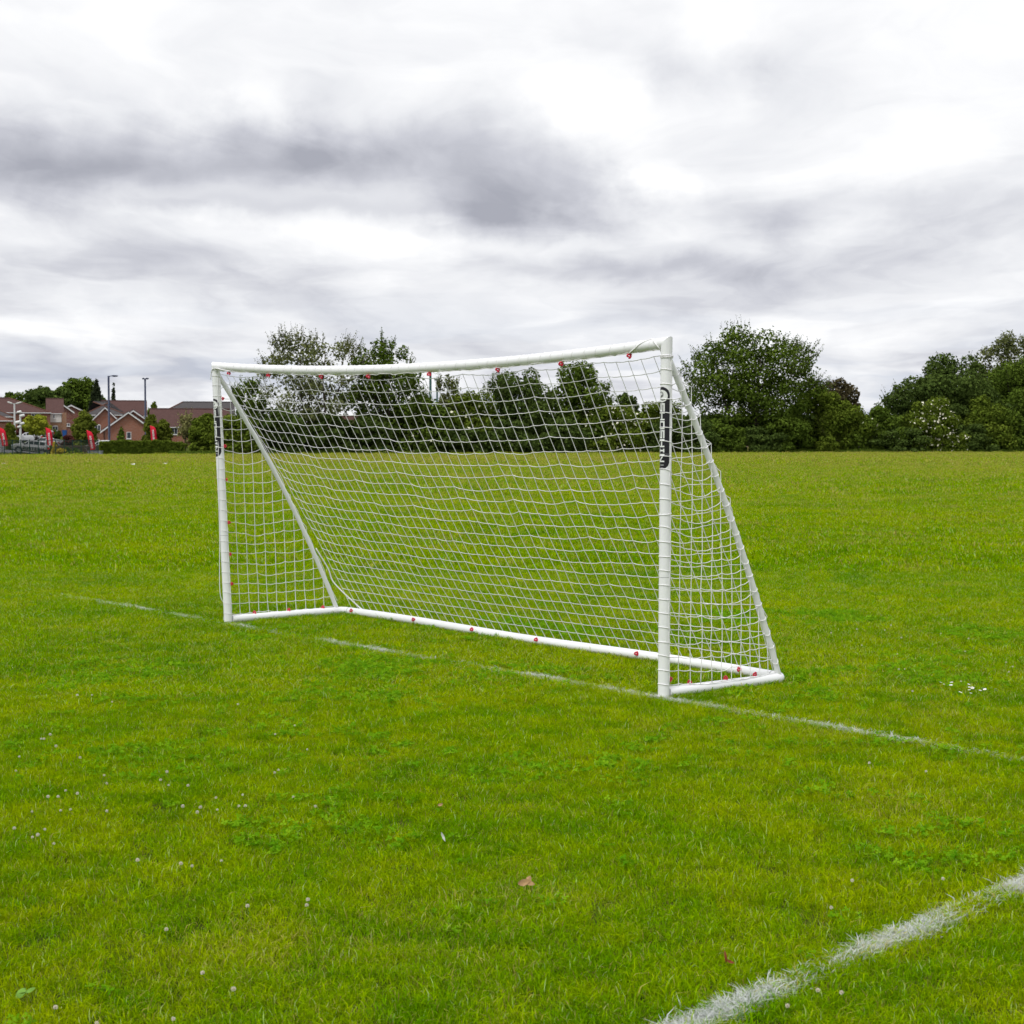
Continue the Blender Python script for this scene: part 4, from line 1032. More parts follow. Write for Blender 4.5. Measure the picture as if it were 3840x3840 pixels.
def tile_mat(name, c):
    m = bpy.data.materials.new(name); m.use_nodes = True; T = NT(m.node_tree); T.n.clear()
    t = T.node('ShaderNodeTexCoord'); s = T.node('ShaderNodeSeparateXYZ'); T.l.new(t.outputs['Object'], s.inputs[0])
    course = T.math('FRACT', T.math('MULTIPLY', s.outputs[2], 1 / 0.20))
    n = T.noise(t.outputs['Object'], 3.0, 5, .7); n2 = T.noise(t.outputs['Object'], .35, 3)
    c = np.array(c); cc = T.mix(T.maprange(n.outputs['Fac'], .3, .7), (*(c * .8), 1), (*(c * 1.2), 1)); cc = T.mix(T.math('MULTIPLY', n2.outputs['Fac'], .4), cc, (*(c * .75), 1))
    p = T.node('ShaderNodeBsdfPrincipled'); T.put(p.inputs['Base Color'], cc); p.inputs['Roughness'].default_value = .85; p.inputs['Specular IOR Level'].default_value = .15
    bn = T.node('ShaderNodeBump'); bn.inputs['Strength'].default_value = .8; bn.inputs['Distance'].default_value = .05; T.l.new(course, bn.inputs['Height']); T.l.new(bn.outputs[0], p.inputs['Normal'])
    o = T.node('ShaderNodeOutputMaterial'); T.l.new(p.outputs[0], o.inputs[0]); return m
M_brick = brick_mat('red_brick', (0.30, 0.105, 0.060)); M_brick2 = brick_mat('dark_red_brick', (0.20, 0.060, 0.045)); M_brick3 = brick_mat('buff_brick', (0.33, 0.17, 0.09))
M_tile = tile_mat('brown_roof_tile', (0.100, 0.054, 0.049)); M_tile2 = tile_mat('grey_roof_tile', (0.085, 0.078, 0.080)); M_tile3 = tile_mat('russet_roof_tile', (0.16, 0.075, 0.055))
M_white = mat('white_paint', (0.74, 0.74, 0.74), .5, .05, 2.0); M_render = mat('white_render', (0.68, 0.66, 0.62), .9, .06, 1.0, .1)
M_glass = mat('window_glass', (0.05, 0.06, 0.075), .12, .2, 1.0, .3); M_pipe = mat('black_pipe', (0.02, 0.02, 0.022), .5)

def window(par, x, z, w, h, y, arched=False, panes=2):
    m = MB()
    t = 0.075
    if arched:
        n = 9; xs = np.linspace(-1, 1, n)
        outer = [(x - w / 2, z)] + [(x + w / 2 * a, z + h * 0.80 + h * 0.20 * sqrt(max(0, 1 - a * a))) for a in xs] + [(x + w / 2, z)]
        V = [(p[0], y - 0.07, p[1]) for p in outer] + [(p[0], y + 0.02, p[1]) for p in outer]; k = len(outer)
        m.add(V, [tuple(range(k))[::-1]] + [(i, (i + 1) % k, k + (i + 1) % k, k + i) for i in range(k)])
    else:
        m.box(x - w / 2, x + w / 2, y - 0.07, y + 0.02, z, z + h)
    m.box(x - w / 2 - .06, x + w / 2 + .06, y - 0.13, y + 0.01, z - .08, z - 0.001)
    f = m.build('window', M_white, par)
    pw = (w - t * (panes + 1)) / panes
    for i in range(panes):
        p = MB(); x0 = x - w / 2 + t + i * (pw + t); p.box(x0, x0 + pw, y - 0.078, y - 0.066, z + t, z + h * (0.86 if arched else 1) - t); p.build('pane', M_glass, f)

def house(name, label, px0, px1, py_eave, py_ridge, Y, style, wall=None, roof=None, base_py=None, depth=8.0, hipl=0.0, hipr=0.0, over=0.35, barge=True, apex_px=None, gutter=True):
    wall = wall or M_brick; roof = roof or M_tile
    a = at(px0, py_eave, Y); b = at(px1, py_eave, Y)
    ze = a[2]; zr = at(px0, py_ridge, Y + (depth / 2 if style == 'side' else 0))[2]
    cx = (a[0] + b[0]) / 2; w = b[0] - a[0]; zb = float(ground_z(np.array(cx), np.array(Y))) - 0.3
    th = math.atan2(-cx, Y); w *= cos(th)                     # the terrace turns its front to the field
    root = empty(name, (cx, Y, zb), th); tag(root, label, 'house', 'brick houses beyond the field')
    e, r = ze - zb, zr - zb; hw = w / 2
    m = MB()
    if style == 'gable':
        ww = hw - over
        ew = e + (r - e) * (over / hw)
        pr = [(-ww, 0), (ww, 0), (ww, ew), (0, r - 0.05), (-ww, ew)]
        V = [(x, 0, z) for x, z in pr] + [(x, depth, z) for x, z in pr]
        m.add(V, [(0, 1, 2, 3, 4), (9, 8, 7, 6, 5)] + [(i, 5 + i, 5 + (i + 1) % 5, (i + 1) % 5) for i in range(5)]); m.build('wall', wall, root)
        m = MB()
        for s_ in (-1, 1):
            V = [(s_ * hw, -over, e), (0, -over, r), (0, depth + over, r), (s_ * hw, depth + over, e)]
            V2 = [(x, y, z + .14) for x, y, z in V]
            m.add(V + V2, [(0, 1, 2, 3), (7, 6, 5, 4), (0, 4, 5, 1), (3, 2, 6, 7), (0, 3, 7, 4)])
        rf = m.build('roof', roof, root)
        if barge:
            for s_ in (-1, 1):
                m = MB(); V = [(s_ * (hw + .05), -over - .05, e - .13), (0, -over - .05, r - .10), (0, -over - .05, r + .15), (s_ * (hw + .05), -over - .05, e + .13)]
                V2 = [(x, y + .04, z) for x, y, z in V]; m.add(V + V2, [(0, 1, 2, 3), (7, 6, 5, 4), (0, 4, 5, 1), (3, 2, 6, 7), (0, 3, 7, 4)]); m.build('bargeboard', M_white, root)
                m = MB(); V = [(s_ * (hw + .08), -over - .08, e + .135), (0, -over - .08, r + .155), (0, -over - .08, r + .24), (s_ * (hw + .08), -over - .08, e + .22)]
                V2 = [(x, y + .3, z) for x, y, z in V]; m.add(V + V2, [(0, 1, 2, 3), (7, 6, 5, 4), (0, 4, 5, 1), (3, 2, 6, 7), (0, 3, 7, 4)]); m.build('verge_tile', M_tile2, rf)
    else:
        ww = hw - over * .6
        pr = [(0, 0), (depth, 0), (depth, e), (0, e)]
        m.box(-ww, ww, 0, depth, 0, e); m.build('wall', wall, root)
        xl, xr = -hw + hipl, hw - hipr
        V = [(-hw, -over, e), (hw, -over, e), (hw, depth + over, e), (-hw, depth + over, e), (xl, depth / 2, r), (xr, depth / 2, r)]
        m = MB(); m.add(V + [(x, y, e - .12) for x, y, z in V[:4]], [(0, 1, 5, 4), (2, 3, 4, 5), (1, 2, 5), (3, 0, 4), (6, 7, 1, 0), (7, 8, 2, 1), (8, 9, 3, 2), (9, 6, 0, 3), (9, 8, 7, 6)])
        rf = m.build('roof', roof, root)
        m = MB(); m.tube([(xl, depth / 2, r + .02), (xr, depth / 2, r + .02)], .11, 6); m.build('ridge_tile', roof, rf)
        for hp, xe, xi in ((hipl, -hw, xl), (hipr, hw, xr)):
            if hp > 0: m = MB(); m.tube([(xe, -over, e + .02), (xi, depth / 2, r + .02)], .10, 6); m.build('hip_tile', M_tile3, rf)
        if gutter: m = MB(); m.box(-hw, hw, -over - .10, -over - .002, e - .10, e + .01); m.build('gutter', M_white, root)
    return root
def wpx(root, Y, px0, px1, py0, py1, **k):
    a = at(px0, py1, Y); b = at(px1, py0, Y); L = root.location
    k_ = cos(root.rotation_euler[2])
    window(root, ((a[0] + b[0]) / 2 - L[0]) * k_, a[2] - L[2], (b[0] - a[0]) * k_, b[2] - a[2], 0.0, **k)
def pipe(root, Y, px, py0, py1):
    a = at(px, py1, Y); b = at(px, py0, Y); L = root.location; m = MB(); x = (a[0] - L[0]) * cos(root.rotation_euler[2])
    m.tube([(x, -.07, a[2] - L[2]), (x, -.07, b[2] - L[2])], .05, 6); m.build('drain_pipe', M_pipe, root)

cy = lambda y: 1340 + y / 2.3
cxp = lambda x: x / 2.3
h = house('brick_house', 'long two-storey house with brown hipped roof at the far left', -95, cxp(447), cy(476), cy(352), 240, 'side', depth=9, hipr=6.2)
wpx(h, 240, cxp(270), cxp(350), cy(484), cy(530), panes=3); wpx(h, 240, cxp(20), cxp(80), cy(484), cy(530), panes=2); wpx(h, 240, cxp(285), cxp(345), cy(590), cy(640), panes=2)
h = house('brick_house', 'house with white-rendered upper storey beside the long brown roof', cxp(395), cxp(552), cy(484), cy(358), 245, 'side', depth=9, wall=M_brick3, over=.15)
L = h.location; a = at(cxp(415), cy(560), 245); b = at(cxp(530), cy(487), 245)
m = MB(); m.box((a[0] - L[0]) * .96, (b[0] - L[0]) * .96, -.06, .02, a[2] - L[2], b[2] - L[2]); m.build('render_panel', M_render, h)
wpx(h, 244.9, cxp(455), cxp(472), cy(490), cy(527), panes=1); wpx(h, 245, cxp(452), cxp(500), cy(587), cy(633), arched=True)
m = MB(); m.box((b[0] - L[0]) * .96 + .1, (b[0] - L[0]) * .96 + .75, -.28, 9.0, 0, b[2] - L[2] + .2); m.build('end_wall', M_brick3, h)
h = house('brick_house', 'low brick house with russet hipped roof cut by the left edge', -70, cxp(112), cy(546), cy(468), 218, 'side', roof=M_tile3, hipr=3.2, depth=7)
h = house('brick_house', 'house with dark grey roof rising behind the low russet roof', -70, cxp(125), cy(512), cy(398), 230, 'side', roof=M_tile2, hipr=4.5, depth=8)
h = house('brick_house', 'dark red brick gabled house half hidden behind the white-rendered house', cxp(465), cxp(640), cy(480), cy(418), 272, 'gable', wall=M_brick2, roof=M_tile2)
wpx(h, 272, cxp(560), cxp(604), cy(570), cy(594), panes=2)
h = house('brick_house', 'small far gabled house with grey roof behind the golden-green conifer', cxp(590 - 100), cxp(738), cy(476), cy(416), 284, 'gable', wall=M_brick2, roof=M_tile2)
h = house('brick_house', 'house with dark grey hipped roof behind the twin brick gables', cxp(722), cxp(1100), cy(497), cy(386), 258, 'side', roof=M_tile2, hipl=4.2, hipr=5.5, depth=8)
wpx(h, 258, cxp(778), cxp(822), cy(497), cy(542), panes=2)
h = house('brick_house', 'house with long brown roof behind the second lamp post', cxp(868), cxp(1272), cy(505), cy(376), 270, 'side', depth=9, over=.1)
h = house('brick_house', 'brick gable house with arched windows left of the taller lamp post', cxp(768), cxp(1046), cy(572), cy(436), 239, 'gable', depth=10)
wpx(h, 239, cxp(818), cxp(868), cy(575), cy(633), arched=True); wpx(h, 239, cxp(833), cxp(862), cy(706), cy(752), arched=True, panes=1)
h = house('brick_house', 'brick gable set back behind the large plain gable', cxp(1000), cxp(1300), cy(566), cy(462), 236, 'gable', depth=8)
h = house('brick_house', 'large plain brick gable house with one small window behind the hedge', cxp(866), cxp(1352), cy(650), cy(478), 228, 'gable', depth=7)
wpx(h, 228, cxp(1092), cxp(1131), cy(643), cy(702), panes=1); pipe(h, 228, cxp(901), cy(640), cy(740))
h = house('brick_house', 'wide house with russet tiled roof just left of the far goal post', cxp(1288), cxp(1990), cy(602), cy(446), 236, 'side', roof=M_tile, depth=9, over=.3)
wpx(h, 236, cxp(1478), cxp(1531), cy(607), cy(666), panes=2); wpx(h, 236, cxp(1608), cxp(1656), cy(607), cy(660), panes=2); wpx(h, 236, cxp(1780), cxp(1830), cy(607), cy(664), panes=2)
h = house('brick_house', 'house with dark grey hipped roof behind the wide russet-roofed house', cxp(1355), cxp(2030), cy(500), cy(386), 262, 'side', roof=M_tile2, hipl=4.2, depth=9)
h = house('brick_house', 'orange brick house glimpsed through the trees behind the net', 1150, 1560, 1650, 1560, 250, 'side', depth=8, wall=M_brick)

# ------------------------------------------------------------------ road, lamp posts, flags, fence, vehicles
M_asph = mat('asphalt', (0.13, 0.13, 0.135), .9, .15, 2.0, .1, bump=.2); M_navy = mat('navy_paint', (0.012, 0.020, 0.055), .4); M_galv = mat('galvanised_steel', (0.36, 0.37, 0.36), .5, .1, 2.0, .4)
M_lampg = mat('lamp_glass', (0.5, 0.5, 0.47), .3); M_green = mat('green_paint', (0.010, 0.055, 0.045), .5); M_fenceg = mat('fence_green', (0.012, 0.040, 0.030), .6)
M_flag = mat('red_flag_cloth', (0.62, 0.020, 0.045), .7, .08, 2.0, .1); M_flagw = mat('white_flag_print', (0.8, 0.74, 0.76), .7); M_grey = mat('grey_cabinet_paint', (0.24, 0.26, 0.29), .6)
def draped(name, poly, m, lift=0.012, label=None, n=14):
    """a flat sheet over the sloping ground, corners a b c d"""
    a, b, c, d = [np.array(p, float) for p in poly]; V = []; F = []
    for j in range(n + 1):
        for i in range(n + 1):
            u, v = i / n, j / n; p = (a * (1 - u) + b * u) * (1 - v) + (d * (1 - u) + c * u) * v
            V.append((p[0], p[1], float(ground_z(np.array(p[0]), np.array(p[1]))) + lift))
    F = [(j * (n + 1) + i, j * (n + 1) + i + 1, (j + 1) * (n + 1) + i + 1, (j + 1) * (n + 1) + i) for j in range(n) for i in range(n)]
    mb = MB(); mb.add(V, F); o = mb.build(name, m, None, True); tag(o, label, kind='structure'); return o
r0 = at(195, 1680, 190); r1 = at(320, 1680, 190); r2 = at(265, 1640, 250); r3 = at(215, 1640, 250)
draped('road', [(r0[0], 189), (r1[0], 189), (r2[0], 262), (r3[0], 262)], M_asph, .03, 'grey asphalt road running up between the houses')
p0 = at(30, 1680, 196); p1 = at(230, 1680, 196)
draped('car_park', [(p0[0] - 6, 190), (p1[0], 190), (p1[0] + 1, 226), (p0[0] - 6, 226)], M_asph, .018, 'asphalt parking area in front of the left-hand houses')

def lamp(name, label, px, py_top, Y, r, heads, m, head_m=None, cat='lamp post'):
    p = at(px, py_top, Y); zb = float(ground_z(np.array(p[0]), np.array(Y))) - .05; H = p[2] - zb
    root = empty(name, (p[0], Y, zb)); tag(root, label, cat, 'lamp posts beside the field')
    mb = MB(); mb.tube([(0, 0, 0), (0, 0, 1.2), (0, 0, 1.25), (0, 0, H)], [r * 1.35, r * 1.35, r, r * .8], 10); mb.build('pole', m, root, True)
    for (dx, L, tilt) in heads:
        mb = MB(); s_ = 1 if dx > 0 else -1
        mb.tube([(0, 0, H - .12), (dx * .5, 0, H - .02), (dx, 0, H)], .05, 6); hd = mb.build('arm', m, root, True)
        mb = MB(); V = []
        for x, hh, ww in ((0, .07, .10), (.25 * L, .12, .17), (.75 * L, .10, .17), (L, .04, .08)):
            V += [(dx + s_ * x, -ww, H - hh + tilt * x), (dx + s_ * x, ww, H - hh + tilt * x), (dx + s_ * x, ww * .7, H + hh * .8 + tilt * x), (dx + s_ * x, -ww * .7, H + hh * .8 + tilt * x)]
        F = [(i * 4 + k, i * 4 + (k + 1) % 4, (i + 1) * 4 + (k + 1) % 4, (i + 1) * 4 + k) for i in range(3) for k in range(4)] + [(3, 2, 1, 0), (12, 13, 14, 15)]
        mb.add(V, F); mb.build('lamp_head', head_m or m, root, True)
    return root
lamp('lamp_post', 'taller navy lamp post in front of the brick gable houses', cxp(936), cy(160), 200, .155, [(.45, .75, 0)], M_navy)
lamp('lamp_post', 'navy lamp post nearer the goal, in front of the plain brick gable', cxp(1251), cy(183), 203, .14, [(.12, .35, 0), (-.12, .25, 0)], M_navy)
lamp('lamp_post', 'grey twin-headed lamp post at the left edge', cxp(124), cy(398), 199, .13, [(.25, .75, .25), (-.25, .65, .35)], M_galv, M_lampg)
lamp('floodlight_pole', 'thicker green floodlight pole seen through the top of the net', 1614, 1392, 216, .20, [(.12, .35, 0)], M_green)
lamp('floodlight_pole', 'thinner green floodlight pole beside the pale tree behind the net', 1639, 1424, 218, .14, [(-.10, .3, 0)], M_green)
# CCTV pole
p = at(cxp(174), cy(470), 190); zb = float(ground_z(np.array(p[0]), np.array(190.))) - .05; H = p[2] - zb
root = empty('camera_pole', (p[0], 190, zb)); tag(root, 'grey pole carrying clustered white security cameras above the silver car', 'camera pole')
mb = MB(); mb.tube([(0, 0, 0), (0, 0, 1.0), (0, 0, 1.05), (0, 0, H - .3)], [.17, .17, .15, .12], 10); mb.build('pole', M_galv, root, True)
for (dx, z, s_) in ((-.12, -.1, 1.0), (.22, -.55, 1.1), (-.3, -1.35, 1.3), (.2, -1.5, 1.0), (-.15, -1.9, .9)):
    mb = MB(); zz = H + z
    mb.tube([(0, 0, zz), (dx * .6, -.05, zz + .08)], .04, 6)
    V = MB(); mb.tube([(dx - .22 * s_, -.1, zz + .02), (dx - .15 * s_, -.1, zz + .05), (dx + .2 * s_, -.1, zz + .12), (dx + .3 * s_, -.1, zz + .14)], [.06 * s_, .15 * s_, .16 * s_, .10 * s_], 8)
    mb.build('camera', M_white, root, True)

# feather flags
def feather(label, px, py_top, py_bot, Y, tilt):
    a = at(px, py_bot, Y); b = at(px, py_top, Y); zb = float(ground_z(np.array(a[0]), np.array(Y))); H = b[2] - a[2]
    root = empty('feather_flag', (a[0], Y, zb)); tag(root, label, 'flag', 'red feather flags along the field edge'); o0 = a[2] - zb
    n = 14; V = []; w = .72
    for i in range(n + 1):
        t = i / n; z = o0 + H * t
        left = -0.35 * H * tilt * (t - .2) + (0.30 * (t ** 3)) * (-1 if tilt >= 0 else 1) * 0.2
        ww = w * (1.0 if t < .72 else sqrt(max(0.0, 1 - ((t - .72) / .28) ** 2)) * .95 + .05)
        if t < .06: ww *= .88
        V += [(left, .03 * sin(6 * t), z), (left + ww, .10 * sin(5 * t + 1), z)]
    V2 = [(x, y + .012, z) for x, y, z in V]; k = len(V)
    F = [(2 * i, 2 * i + 1, 2 * i + 3, 2 * i + 2) for i in range(n)]
    mb = MB(); mb.add(V + V2, F + [tuple(k + q for q in f[::-1]) for f in F] + [(2 * i, 2 * i + 2, k + 2 * i + 2, k + 2 * i) for i in range(n)] + [(2 * i + 3, 2 * i + 1, k + 2 * i + 1, k + 2 * i + 3) for i in range(n)])
    fl = mb.build('flag_cloth', M_flag, root, True)
    # the white name that runs up the cloth, too far off to read: a column of letter-sized marks
    rr = random.Random(int(px)); mb = MB(); t = .08
    while t < .70:
        dt = rr.uniform(.035, .06); i = min(n - 1, int(t * n)); f = t * n - i
        for (u0, u1, q0, q1) in ((.30, .62, 0, .28), (.30, .62, .55, .8), (.30 if rr.random() < .5 else .50, .42 if rr.random() < .5 else .62, 0, .8)):
            P = []
            for (u, q) in ((u0, q0), (u1, q0), (u1, q1), (u0, q1)):
                tq = t + dt * q; i = min(n - 1, int(tq * n)); f = tq * n - i
                l = np.array(V[2 * i]) * (1 - f) + np.array(V[2 * i + 2]) * f; r = np.array(V[2 * i + 1]) * (1 - f) + np.array(V[2 * i + 3]) * f
                pnt = l + (r - l) * u; pnt[1] -= .012; P.append(pnt)
            if u1 > u0: mb.add(P, [(0, 1, 2, 3)])
        t += dt * 1.05
    mb.build('flag_lettering', M_flagw, root)
    mb = MB(); mb.tube([(V[0][0] + .0, .05, 0), (V[0][0] - .01, .05, o0)] + [(V[2 * i][0] - .015, .05, V[2 * i][2]) for i in range(2, n)] + [(V[2 * n][0] + .1, .05, V[2 * n][2] + .03)], .022, 6); mb.build('pole', M_pipe, root, True)
feather('red feather flag cut by the left edge', cxp(14), cy(605), cy(765), 190, .38)
feather('red feather flag in front of the white parked car', cxp(405), cy(605), cy(775), 190, .12)
feather('red feather flag in front of the golden-green conifer', cxp(768), cy(628), cy(797), 188, .34)
feather('red feather flag rising behind the clipped hedge', cxp(1302), cy(588), cy(730), 194, .10)

# fence along the left edge of the field
def fence():
    a = at(-60, 1712, 170); b = at(392, 1712, 183)
    root = empty('mesh_fence', (a[0], 173, 0)); tag(root, 'dark green wire mesh fence along the field edge behind the silver car', 'fence')
    xs = np.linspace(a[0], b[0], 13)
    for x in xs:
        y = float(field_edge(x)) + 3.0; mb = MB(); z = float(ground_z(np.array(x), np.array(y))); mb.box(x - a[0] - .04, x - a[0] + .04, y - 173 - .04, y - 173 + .04, z - .1, z + 1.9); mb.build('post', M_fenceg, root)
    for z0 in (.1, 1.0, 1.8):
        for i in range(12):
            y0, y1 = float(field_edge(xs[i])) + 3, float(field_edge(xs[i + 1])) + 3
            mb = MB(); mb.tube([(xs[i] - a[0], y0 - 173, z0), (xs[i + 1] - a[0], y1 - 173, z0)], .012, 4); mb.build('rail', M_fenceg, root)
    mb = MB()
    for i in range(12):
        for k in range(60):
            t = k / 60; x = xs[i] + (xs[i + 1] - xs[i]) * t; y = float(field_edge(x)) + 3; mb.tube([(x - a[0], y - 173, .05), (x - a[0], y - 173, 1.85)], .0035, 3, caps=False)
    o = mb.build('wire_mesh', M_fenceg, root); tag(o, kind='stuff')
fence()
def boards():
    M_fw = mat('weathered_fence_wood', (0.10, 0.075, 0.05), .9, .3, 2.0, .1)
    a = at(160, 1700, 186.5); b = at(395, 1700, 190)
    root = empty('board_fence', (a[0], 187, 0)); tag(root, 'low brown board fence behind the shrubs left of the clipped hedge', 'fence'); n = 64
    me = None
    for i in range(n):
        x = (b[0] - a[0]) * i / n; h = 1.25 + .04 * sin(i * 2.1)
        mb = MB(); mb.box(-.055, .055, -.012, .012, 0, 1.27)
        if me is None: o = mb.build('plank', M_fw, root); me = o.data
        else: o = link('plank', me, None, root)
        o.location = (x, i * .05, -.05 + .03 * sin(i * 2.1)); o.rotation_euler = (0, .01 * sin(i * 1.3), 0)
    for z in (.3, 1.0): mb = MB(); mb.tube([(0, .03, z), (b[0] - a[0], .03 + 63 * .05, z)], .035, 4); mb.build('rail', M_fw, root)
boards()
a = at(cxp(757), cy(856), 184.5); b = at(cxp(872), cy(806), 184.5)
root = empty('utility_cabinet', ((a[0] + b[0]) / 2, 184.5, 0)); tag(root, 'grey metal cabinet at the field edge left of the clipped hedge', 'cabinet'); w = b[0] - a[0]; hh = b[2]
mb = MB(); mb.box(-w / 2, w / 2, 0, .8, -.1, hh - .08); mb.build('body', M_grey, root)
mb = MB(); mb.box(-w / 2 - .05, w / 2 + .05, -.05, .85, hh - .08, hh); mb.build('lid', M_grey, root)
for i in range(3):
    mb = MB(); mb.box(-w / 2 + w / 3 * i + .04, -w / 2 + w / 3 * (i + 1) - .04, -.02, -.001, .1, hh - .15); d_ = mb.build('door', M_grey, root); mb = MB(); mb.box(-w / 2 + w / 3 * i + .12, -w / 2 + w / 3 * i + .17, -.05, -.021, hh * .45, hh * .6); mb.build('handle', M_pipe, d_)
# green box under the trees
p = at(1452, 1706, 207); root = empty('green_bin', (p[0], float(field_edge(p[0])) - 0.4, 0)); tag(root, 'small teal green bin standing under the trees behind the net', 'bin')
M_teal = mat('teal_plastic', (0.02, 0.16, 0.13), .5); mb = MB(); mb.add([(-.28, -.25, 0), (.28, -.25, 0), (.28, .25, 0), (-.28, .25, 0), (-.33, -.3, .95), (.33, -.3, .95), (.33, .3, .95), (-.33, .3, .95)], [(3, 2, 1, 0), (0, 1, 5, 4), (1, 2, 6, 5), (2, 3, 7, 6), (3, 0, 4, 7)]); mb.build('body', M_teal, root)
mb = MB(); mb.box(-.36, .36, -.33, .33, .951, 1.03); mb.build('lid', M_teal, root)
# sagging tape barrier right of the goal
Yb = float(field_edge(33)) - .2
root = empty('tape_barrier', tuple(at(2697, 1705, Yb) * np.array([1, 1, 0]))); Lb = np.array(root.location); tag(root, 'sagging striped tape strung from short posts at the foot of the broad tree', 'barrier')
M_tape = mat('faded_tape', (0.36, 0.27, 0.20), .7, .5, 8.0); M_post = mat('yellow_post', (0.30, 0.26, 0.08), .7)
for px, pt in ((2697, 1674), (2804, 1675)):
    q = at(px, pt, Yb); mb = MB(); mb.tube([(q[0] - Lb[0], 0, 0), (q[0] - Lb[0] + .05, 0, q[2] + .02)], .045, 6); mb.build('post', M_post, root, True)
for pts in ([(2640, 1668), (2660, 1678), (2680, 1687), (2697, 1676)], [(2697, 1675), (2730, 1681), (2765, 1683), (2790, 1675), (2804, 1675)]):
    Q = np.array([at(x, y, Yb) - Lb for x, y in pts]); Q = smooth_path(Q, 5); mb = MB(); k = len(Q)
    V = np.concatenate([Q + (0, -.05, .05), Q + (0, -.05, -.03), Q + (0, -.044, .05), Q + (0, -.044, -.03)]); mb.add(V, [(i, i + 1, k + i + 1, k + i) for i in range(k - 1)] + [(2 * k + i + 1, 2 * k + i, 3 * k + i, 3 * k + i + 1) for i in range(k - 1)]); mb.build('tape', M_tape, root, True)

